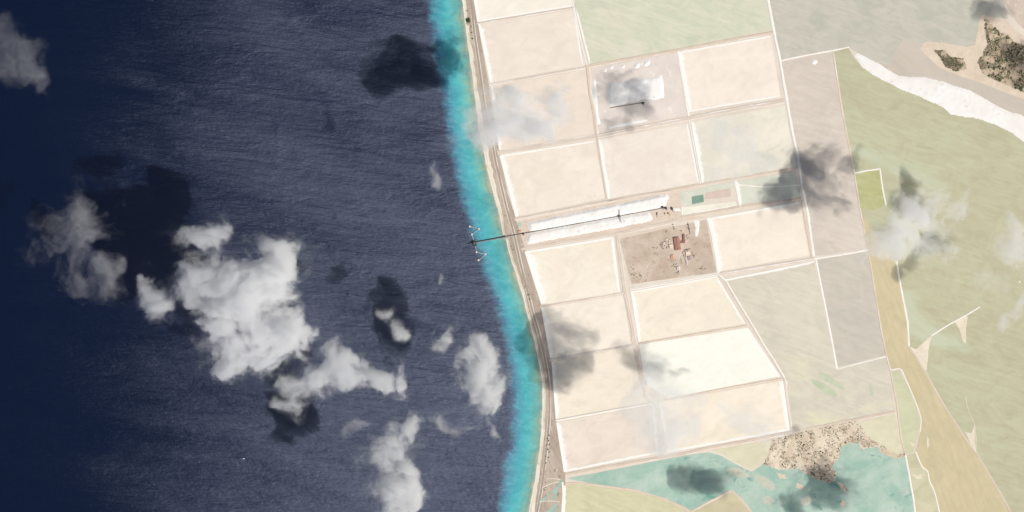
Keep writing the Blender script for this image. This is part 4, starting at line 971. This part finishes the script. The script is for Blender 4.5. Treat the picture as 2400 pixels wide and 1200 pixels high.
def scatter(poly, n, rmin, rmax, z, label, group, dry=0.3, dens=None, xmax=2400, ymin=0):
    xs = [p[0] for p in poly]; ys = [p[1] for p in poly]; k = 0; tries = 0; sd_ = len(poly)
    while k < n and tries < n * 200:
        tries += 1
        x, y = rng.uniform(min(xs), min(xmax, max(xs))), rng.uniform(max(ymin, min(ys)), max(ys))
        if not inside(poly, x, y): continue
        if dens and rng.random() > dens(x, y): continue
        if float(fbm(np.array([x / 14.0]), np.array([y / 14.0]), sd_, 3)[0]) < rng.uniform(.42, .62): continue
        shrub(x, y, rng.uniform(rmin, rmax), z, label, group, rng.random() < dry); k += 1
GA, GB, GC = 'shrubs of the top right scrubland', 'shrubs of the small scrub patch', 'shrubs of the scrubby lagoon shore'
scatter(SCRUB_A, 125, 1.5, 3.2, 2.4, 'dark shrub growing in the large scrubland at the top right', GA, .25, lambda x, y: 0.35 + 0.65 * min(1, max(0, (x - 2300) / 90)) )
scatter(SCRUB_B, 28, 1.2, 2.4, 2.4, 'dark shrub in the small scrub patch left of the large scrubland', GB, .3, lambda x, y: 0.4 + 0.6 * (x > 2225))
scatter(SCRUB_C, 45, 1.1, 2.5, 2.15, 'low shrub on the scrubby shore above the teal lagoon', GC, .6)
# scrub too dense to count between them
def scrub_mass(name, polys, n, z, xmax=2430):
    v, f = [], []
    q = random.Random(5)
    for poly, share in polys:
        xs = [p[0] for p in poly]; ys = [p[1] for p in poly]; k = 0
        while k < n * share:
            x, y = q.uniform(min(xs), min(xmax, max(xs))), q.uniform(min(ys), max(ys))
            if not inside(poly, x, y): continue
            if float(fbm(np.array([x / 14.0]), np.array([y / 14.0]), len(poly), 3)[0]) < q.uniform(.36, .58): continue
            k += 1
            r_ = q.uniform(.5, 1.3); cx, cy, _ = W(x, y)
            for j in range(5):
                a = q.uniform(0, 6.28); d = r_ * q.uniform(0, 1) * S; hx, hy, hz = cx + d * math.cos(a), cy + d * math.sin(a), z + q.uniform(.5, 2.0)
                s = r_ * S * q.uniform(.3, .55); b = len(v); t = q.uniform(0, 6.28)
                for m_ in range(4):
                    v.append((hx + s * math.cos(t + m_ * 1.57), hy + s * math.sin(t + m_ * 1.57), hz + q.uniform(-.6, .4)))
                f.append((b, b + 1, b + 2, b + 3))
    o = mk(name, v, f, M['leaf_dry'])
    return tag(o, 'low dry scrub spread between the larger shrubs', 'scrub', kind='stuff')
scrub_mass('scrub', [(SCRUB_A, .62), (SCRUB_B, .16), (SCRUB_C, .22)], 8500, 2.4)
GP = 'shrubs of the plant yard'
for cx, cy, sx, sy, n, lab in ((1484, 640, 9, 20, 18, 'shrub in the brushy lower left corner of the plant yard'), (1500, 645, 6, 10, 10, 'shrub in the rows between the slanting tracks of the plant yard'), (1644, 628, 13, 4, 12, 'shrub in the clump at the lower right of the plant yard'),
                               (1588, 640, 7, 4, 8, 'dark shrub beside the pale roofed house'), (1580, 622, 5, 6, 9, 'dark shrub on the left of the pale roofed house'), (1612, 533, 4, 12, 12, 'shrub along the fence line right of the yard road'),
                               (1536, 580, 10, 4, 6, 'shrub in the wavy brush line left of the store cluster'), (1627, 600, 4, 6, 8, 'shrub right of the office block')):
    for k in range(n):
        shrub(cx + rng.gauss(0, sx * .5), cy + rng.gauss(0, sy * .5), rng.uniform(.7, 1.5), 1.6, lab, GP, rng.random() < .4)
GS = 'shrubs along the coast strip'
for (x, y, r_, lab) in [(1095, 10, 1.2, 'small shrub north of the big coastal tree'), (1094, 25, 1.4, 'small shrub north of the big coastal tree'), (1104, 62, 1.6, 'shrub just south of the big coastal tree'), (1105, 76, 1.8, 'round shrub below the big coastal tree, upper of two'), (1107, 90, 2.4, 'round shrub below the big coastal tree, lower of two'),
                        (1183, 506, 1.6, 'lone shrub on the coast north of the pier'), (1202.5, 585, 2.0, 'lone dark shrub on the coast south of the pier'), (1199, 577, 1.2, 'faint small shrub just above the lone dark shrub by the pier'), (1231, 672, 1.6, 'upper shrub of the three by the coast road south of the pier'), (1238, 691, 2.2, 'middle shrub of the three by the coast road south of the pier'), (1241, 701, 2.2, 'lower shrub of the three by the coast road south of the pier'), (1249, 690, 1.3, 'shrub standing right of the three by the coast road')]:
    shrub(x, y, r_, 1.7, lab, GS)
for k in range(18):
    shrub(1285 + rng.gauss(0, 3), 1050 + rng.gauss(0, 24), rng.uniform(.9, 2.1), 1.7, 'shrub in the loose line down the lower coast strip', GS, rng.random() < .4)
for k in range(8):
    shrub(1276 + rng.gauss(0, 2), 1144 + rng.gauss(0, 6), rng.uniform(.8, 1.6), 1.7, 'shrub in the brown triangle beside the canal', GS, rng.random() < .6)

# the one big tree by the coast road
def tree(px, py, rx, ry, h, label, n=900):
    c = W3((px, py), 1.6); root = empty('coastal_tree', c); q = random.Random(3)
    mb = MB(); mb.cyl(0, 0, .8, -.2, h * .45, 10, .5)
    for k in range(7):
        a = k * .9; mb.bar((0, 0, h * .35), (rx * S * .55 * math.cos(a), ry * S * .6 * math.sin(a), h * .75), .45, .45)
    mb.build('trunk', M['bark'], root)
    v, f = [], []
    lobes = [(q.uniform(-.55, .55), q.uniform(-.65, .65), q.uniform(.28, .5)) for _ in range(11)]
    for k in range(n):
        lx, ly, lr = q.choice(lobes); a = q.uniform(0, 6.28); t = q.uniform(-.4, 1); rr = lr * math.sqrt(max(0, 1 - t * t)) * q.uniform(.75, 1.1)
        cc = Vector(((lx + rr * math.cos(a)) * rx * S, (ly + rr * math.sin(a)) * ry * S, h * (.62 + .36 * t * lr / .5)))
        nrm = Vector((math.cos(a) * .7, math.sin(a) * .7, q.uniform(.1, 1.1))).normalized(); s = nrm.cross(Vector((q.random(), q.random(), q.random()))).normalized() * q.uniform(.6, 1.4); u = nrm.cross(s)
        b = len(v); v += [cc - s - u * .6, cc + s - u * .6, cc + s * .7 + u * .7, cc - s * .7 + u * .7]; f.append((b, b + 1, b + 2, b + 3))
    mk('crown', v, f, M['leaf'], root)
    return tag(root, label, 'tree')
tree(1098, 50, 6.5, 9, 9, 'big dark green tree beside the coast road near the top edge')

# ------------------------------------------------------------------ clouds: closed lumpy bodies of even mist, standing about 800 m up
def cloud_mat(name, dens):
    m = bpy.data.materials.new(name); m.use_nodes = True
    n, l = m.node_tree.nodes, m.node_tree.links
    n.remove(n['Principled BSDF'])
    v = n.new('ShaderNodeVolumePrincipled'); v.inputs['Color'].default_value = (0.985, 0.985, 0.985, 1)
    v.inputs['Density'].default_value = dens; v.inputs['Anisotropy'].default_value = 0.15
    l.new(v.outputs[0], n['Material Output'].inputs['Volume'])
    return m
CM = cloud_mat('cloud_mist', 0.014)
CLOUD_H = 284 * S * math.tan(R(SUN_ELEV))
def cloud(label, puffs, thick, seed, wisp=0.9, thr=0.42, cell=8.0, hk=1.0, soft=False, at='image', group='small clouds over the sea and the ponds', pw=1.5):
    """puffs: (x, y, rx, ry, weight) in photograph pixels as seen from above; the body hangs at CH"""
    if soft: puffs = [(x, y, rx * 1.28, ry * 1.28, w) for x, y, rx, ry, w in puffs]; thr += .08; wisp *= 1.25; thick *= .5; pw = 1.2
    mx = sum(p[0] for p in puffs) / len(puffs)
    if at == 'shadow': mx += 248
    CH = 248 / (248 / (CLOUD_H) + (mx - 1200) / CAM_H)* hk         # height that throws the shadow 248 px west of where the cloud is seen
    k = 1 - CH / CAM_H; f_ = CH / CLOUD_H
    Q = []
    for x, y, rx, ry, w in puffs:
        if at == 'shadow': X, Y = x + 248 * f_, y + 138 * f_
        else: X, Y = 1200 + (x - 1200) * k, 600 + (y - 600) * k
        cx, cy, _ = W(X, Y); Q.append((cx, cy, rx * S, ry * S, w))
    x0 = min(q[0] - 1.9 * q[2] for q in Q) - 150; x1 = max(q[0] + 1.9 * q[2] for q in Q) + 150; y0 = min(q[1] - 1.9 * q[3] for q in Q) - 150; y1 = max(q[1] + 1.9 * q[3] for q in Q) + 150
    xs = np.arange(x0, x1, cell); ys = np.arange(y0, y1, cell); X, Y = np.meshgrid(xs, ys)
    ox, oy = seed * 13.7, seed * 7.3
    wx = fbm(X / 190 + ox, Y / 190 + oy, seed, 5) - .5; wy = fbm(X / 190 + ox + 50, Y / 190 + oy, seed + 1, 5) - .5
    Xw, Yw = X + wx * 210, Y + wy * 210
    F = np.zeros(X.shape)
    for cx, cy, rx, ry, w in Q:
        F = 1 - (1 - F) * (1 - np.clip(w * np.exp(-0.8 * (((Xw - cx) / rx) ** 2 + ((Yw - cy) / ry) ** 2)), 0, .97))
    n1 = fbm(Xw / 130 + ox, Yw / 110 + oy, seed + 2, 6, .58); n2 = fbm((X + wx * 120) / 55 + oy, (Y + wy * 120) / 55 + ox, seed + 3, 5, .6)
    T = F - thr + (n1 - .5) * wisp * 1.1 + (n2 - .5) * wisp * 0.6
    core = np.clip(T, 0, None) ** pw
    veil = np.clip(F - .12 + (n1 - .5) * wisp * 1.3 + (n2 - .5) * wisp * .5, 0, None) ** 2.0
    T = (core + .5 * veil) * thick / max(.3, (1 - thr))
    n3 = fbm((X + wx * 160) / 75 + ox * 2, (Y + wy * 160) / 75 + oy * 3, seed + 7, 5, .6); rim = np.clip(1 - T / (.45 * thick), 0, 1); T = T * (1 - rim * np.clip(.5 + (.5 - n3) * 3.5, 0, .92))      # torn, uneven body
    gx = np.clip((X - X.min()) / (np.ptp(X) + 1) * 1.5 - (Y - Y.min()) / (np.ptp(Y) + 1) * .6 + .05, 0, 1); T = T * (.45 + .75 * gx)      # thicker to the lower right; left side thinned to look soft and dim
    T = T * np.clip((F - .03) / .12, 0, 1); T = np.where(T > .4, T, 0); T[0, :] = T[-1, :] = 0; T[:, 0] = T[:, -1] = 0
    bil = np.abs(fbm(X / 85 + 3, Y / 85 + 9, seed + 5, 4) - .5) * 2
    top = T * (.62 + .2 * bil); bot = -T * (.38 - .2 * bil)
    v, f = [], []; it = -np.ones(X.shape, int); ib = -np.ones(X.shape, int)
    base = CH
    cxm, cym = float(X.mean()), float(Y.mean())
    def vid(a, up):
        if T[a] <= 0:
            if it[a] < 0: it[a] = len(v); v.append((X[a] - cxm, Y[a] - cym, 0))
            return it[a]
        A = it if up else ib
        if A[a] < 0: A[a] = len(v); v.append((X[a] - cxm, Y[a] - cym, top[a] if up else bot[a]))
        return A[a]
    pos = T > 0
    any4 = pos[:-1, :-1] | pos[1:, :-1] | pos[:-1, 1:] | pos[1:, 1:]
    for i, j in zip(*np.nonzero(any4)):
        q = ((i, j), (i, j + 1), (i + 1, j + 1), (i + 1, j))
        f.append([vid(a, True) for a in q]); f.append([vid(a, False) for a in reversed(q)])
    o = mk('cloud', v, f, CM); o.location = (cxm, cym, base)
    return tag(o, label, 'cloud', group)

cloud('largest bright white cloud over the sea left of centre', [(455, 640, 45, 36, 1), (520, 665, 65, 55, 1), (590, 720, 85, 75, 1), (640, 645, 45, 55, 1), (660, 590, 32, 36, 1), (665, 775, 55, 45, 1), (600, 815, 60, 42, 1), (540, 848, 38, 26, .9), (700, 800, 32, 28, .9), (510, 770, 38, 45, .9)], 230, 11, wisp=.95, thr=.38)
cloud('small ragged cloud just above the largest cloud', [(455, 565, 36, 24, 1), (495, 550, 30, 26, 1), (530, 520, 26, 16, .6)], 120, 12, wisp=.9)
cloud('dim grey cloud near the left edge beside the big dark shadow', [(190, 500, 34, 55, 1), (205, 570, 42, 50, 1), (120, 560, 60, 45, .8), (180, 640, 46, 34, .85), (255, 640, 42, 28, .85)], 22, 13, wisp=.95, thr=.3)
cloud('small cloud tucked left of the largest cloud', [(345, 690, 30, 34, 1), (370, 720, 24, 30, 1), (315, 660, 20, 20, .8)], 80, 14)
cloud('long twisting cloud strip right of the largest cloud', [(680, 935, 26, 24, 1), (695, 895, 24, 34, 1), (745, 880, 46, 30, 1), (800, 850, 36, 30, 1), (860, 862, 42, 22, 1), (910, 880, 36, 26, 1), (945, 885, 20, 26, .95), (925, 915, 36, 14, .7)], 150, 15, wisp=.95)
cloud('little wisp of cloud above the right end of the cloud strip', [(920, 735, 20, 22, .95), (945, 770, 22, 22, .95), (955, 795, 12, 16, .8)], 100, 16)
cloud('compact cloud nearest the coast low on the sea', [(1100, 850, 36, 26, .95), (1145, 835, 24, 26, .95), (1095, 890, 30, 26, .9), (1135, 920, 38, 34, 1), (1150, 950, 22, 16, 1)], 150, 17, hk=.85)
cloud('tall triangular cloud near the bottom of the sea', [(945, 995, 26, 30, 1), (925, 1045, 34, 36, 1), (895, 1080, 34, 28, .95), (968, 1090, 20, 32, .85), (925, 1150, 46, 36, 1), (955, 1182, 28, 18, 1)], 150, 18)
cloud('faint wisp left of the tall triangular cloud', [(830, 1020, 34, 20, .9), (800, 1035, 20, 14, .8)], 45, 19)
cloud('faint wisp between the triangular cloud and the compact coastal cloud', [(1048, 990, 26, 16, .95), (1080, 1000, 30, 10, .7)], 50, 20)
cloud('small wisp above the compact coastal cloud', [(1058, 790, 14, 22, .95), (1040, 815, 22, 14, .8)], 110, 21)
cloud('thin upright streak of cloud near the reef at the bottom', [(1158, 1030, 9, 18, .95), (1150, 990, 10, 22, .75)], 45, 22)
cloud('dim grey cloud in the top left corner', [(18, 70, 26, 40, .95), (30, 125, 46, 46, 1), (70, 165, 34, 24, 1), (10, 170, 40, 30, .9)], 14, 23, wisp=.8, thr=.25)
cloud('tiny wisp off the reef in the middle of the sea', [(1012, 390, 18, 16, .85), (1030, 408, 12, 10, .85)], 32, 24)
cloud('tiny pale wisp below the pier', [(1032, 664, 12, 14, .95)], 40, 25, cell=6)
cloud('soft grey cloud over the coast and the clouded coast pond', [(1178, 303, 56, 42, 1), (1238, 238, 42, 36, 1), (1300, 250, 36, 46, .97), (1150, 318, 34, 24, .95), (1215, 270, 40, 30, .95), (1195, 218, 26, 16, .8), (1260, 310, 30, 20, .8)], 205, 26, soft=True, wisp=.85)
cloud('soft grey cloud over the green lagoon right of the dark shadow', [(2130, 540, 52, 44, 1), (2080, 560, 40, 28, .95), (2175, 520, 44, 30, .85), (2100, 590, 36, 24, .8), (2210, 580, 30, 26, .8), (2060, 600, 24, 20, .7), (2150, 495, 60, 34, .95)], 170, 27, soft=True, wisp=.8)
cloud('faint grey cloud at the right edge of the lagoon', [(2370, 560, 34, 34, .95), (2395, 580, 26, 30, 1), (2340, 590, 24, 20, .7)], 110, 28, soft=True, wisp=.8)
cloud('faint haze of cloud low on the right of the lagoon', [(2320, 660, 50, 30, .8), (2360, 690, 44, 26, .8)], 26, 29, wisp=.7)
cloud('grey cloud over the corner of the brightest white pond', [(1525, 915, 36, 36, 1), (1560, 970, 46, 36, 1), (1505, 960, 28, 28, .9), (1575, 1020, 40, 30, .95), (1600, 930, 30, 26, .8)], 95, 30, soft=True, wisp=.85)
cloud('thin cloud over the warm cream pond', [(1760, 985, 40, 34, .95), (1735, 955, 24, 22, .9), (1800, 1010, 30, 20, .85), (1845, 1015, 18, 14, .8)], 62, 31, soft=True, wisp=.95)
cloud('thin veil of cloud over the pale greenish pond', [(1690, 275, 36, 20, .9), (1665, 335, 34, 34, .95), (1768, 330, 34, 28, .95), (1728, 358, 34, 18, .9), (1690, 408, 40, 16, .9), (1715, 300, 30, 22, .8)], 72, 32, soft=True, wisp=1.0)
# more clouds that hang just outside the frame; their shadows lie in it
cloud('cloud outside the right edge whose shadow darkens the lagoon', [(2185, 570, 36, 26, 1), (2150, 602, 24, 22, .9), (2110, 625, 16, 16, .8)], 100, 33, soft=True, at='shadow')
cloud('cloud beyond the top right corner whose shadow crosses the lagoon', [(2290, 12, 34, 16, .9), (2325, 24, 34, 18, 1), (2352, 40, 26, 14, 1), (2390, 140, 34, 46, .9)], 100, 34, soft=True, at='shadow')
cloud('cloud beyond the bottom edge whose shadow darkens the teal lagoon', [(1635, 1100, 36, 28, 1), (1680, 1125, 32, 22, 1), (1590, 1130, 26, 16, .9), (1850, 1020, 12, 14, .9)], 110, 35, soft=True, at='shadow')
cloud('cloud beyond the bottom right whose shadow darkens the teal water', [(1965, 1090, 34, 26, 1), (1930, 1140, 50, 28, 1), (1860, 1175, 46, 22, .95), (1950, 1170, 40, 24, .9)], 110, 36, soft=True, at='shadow')
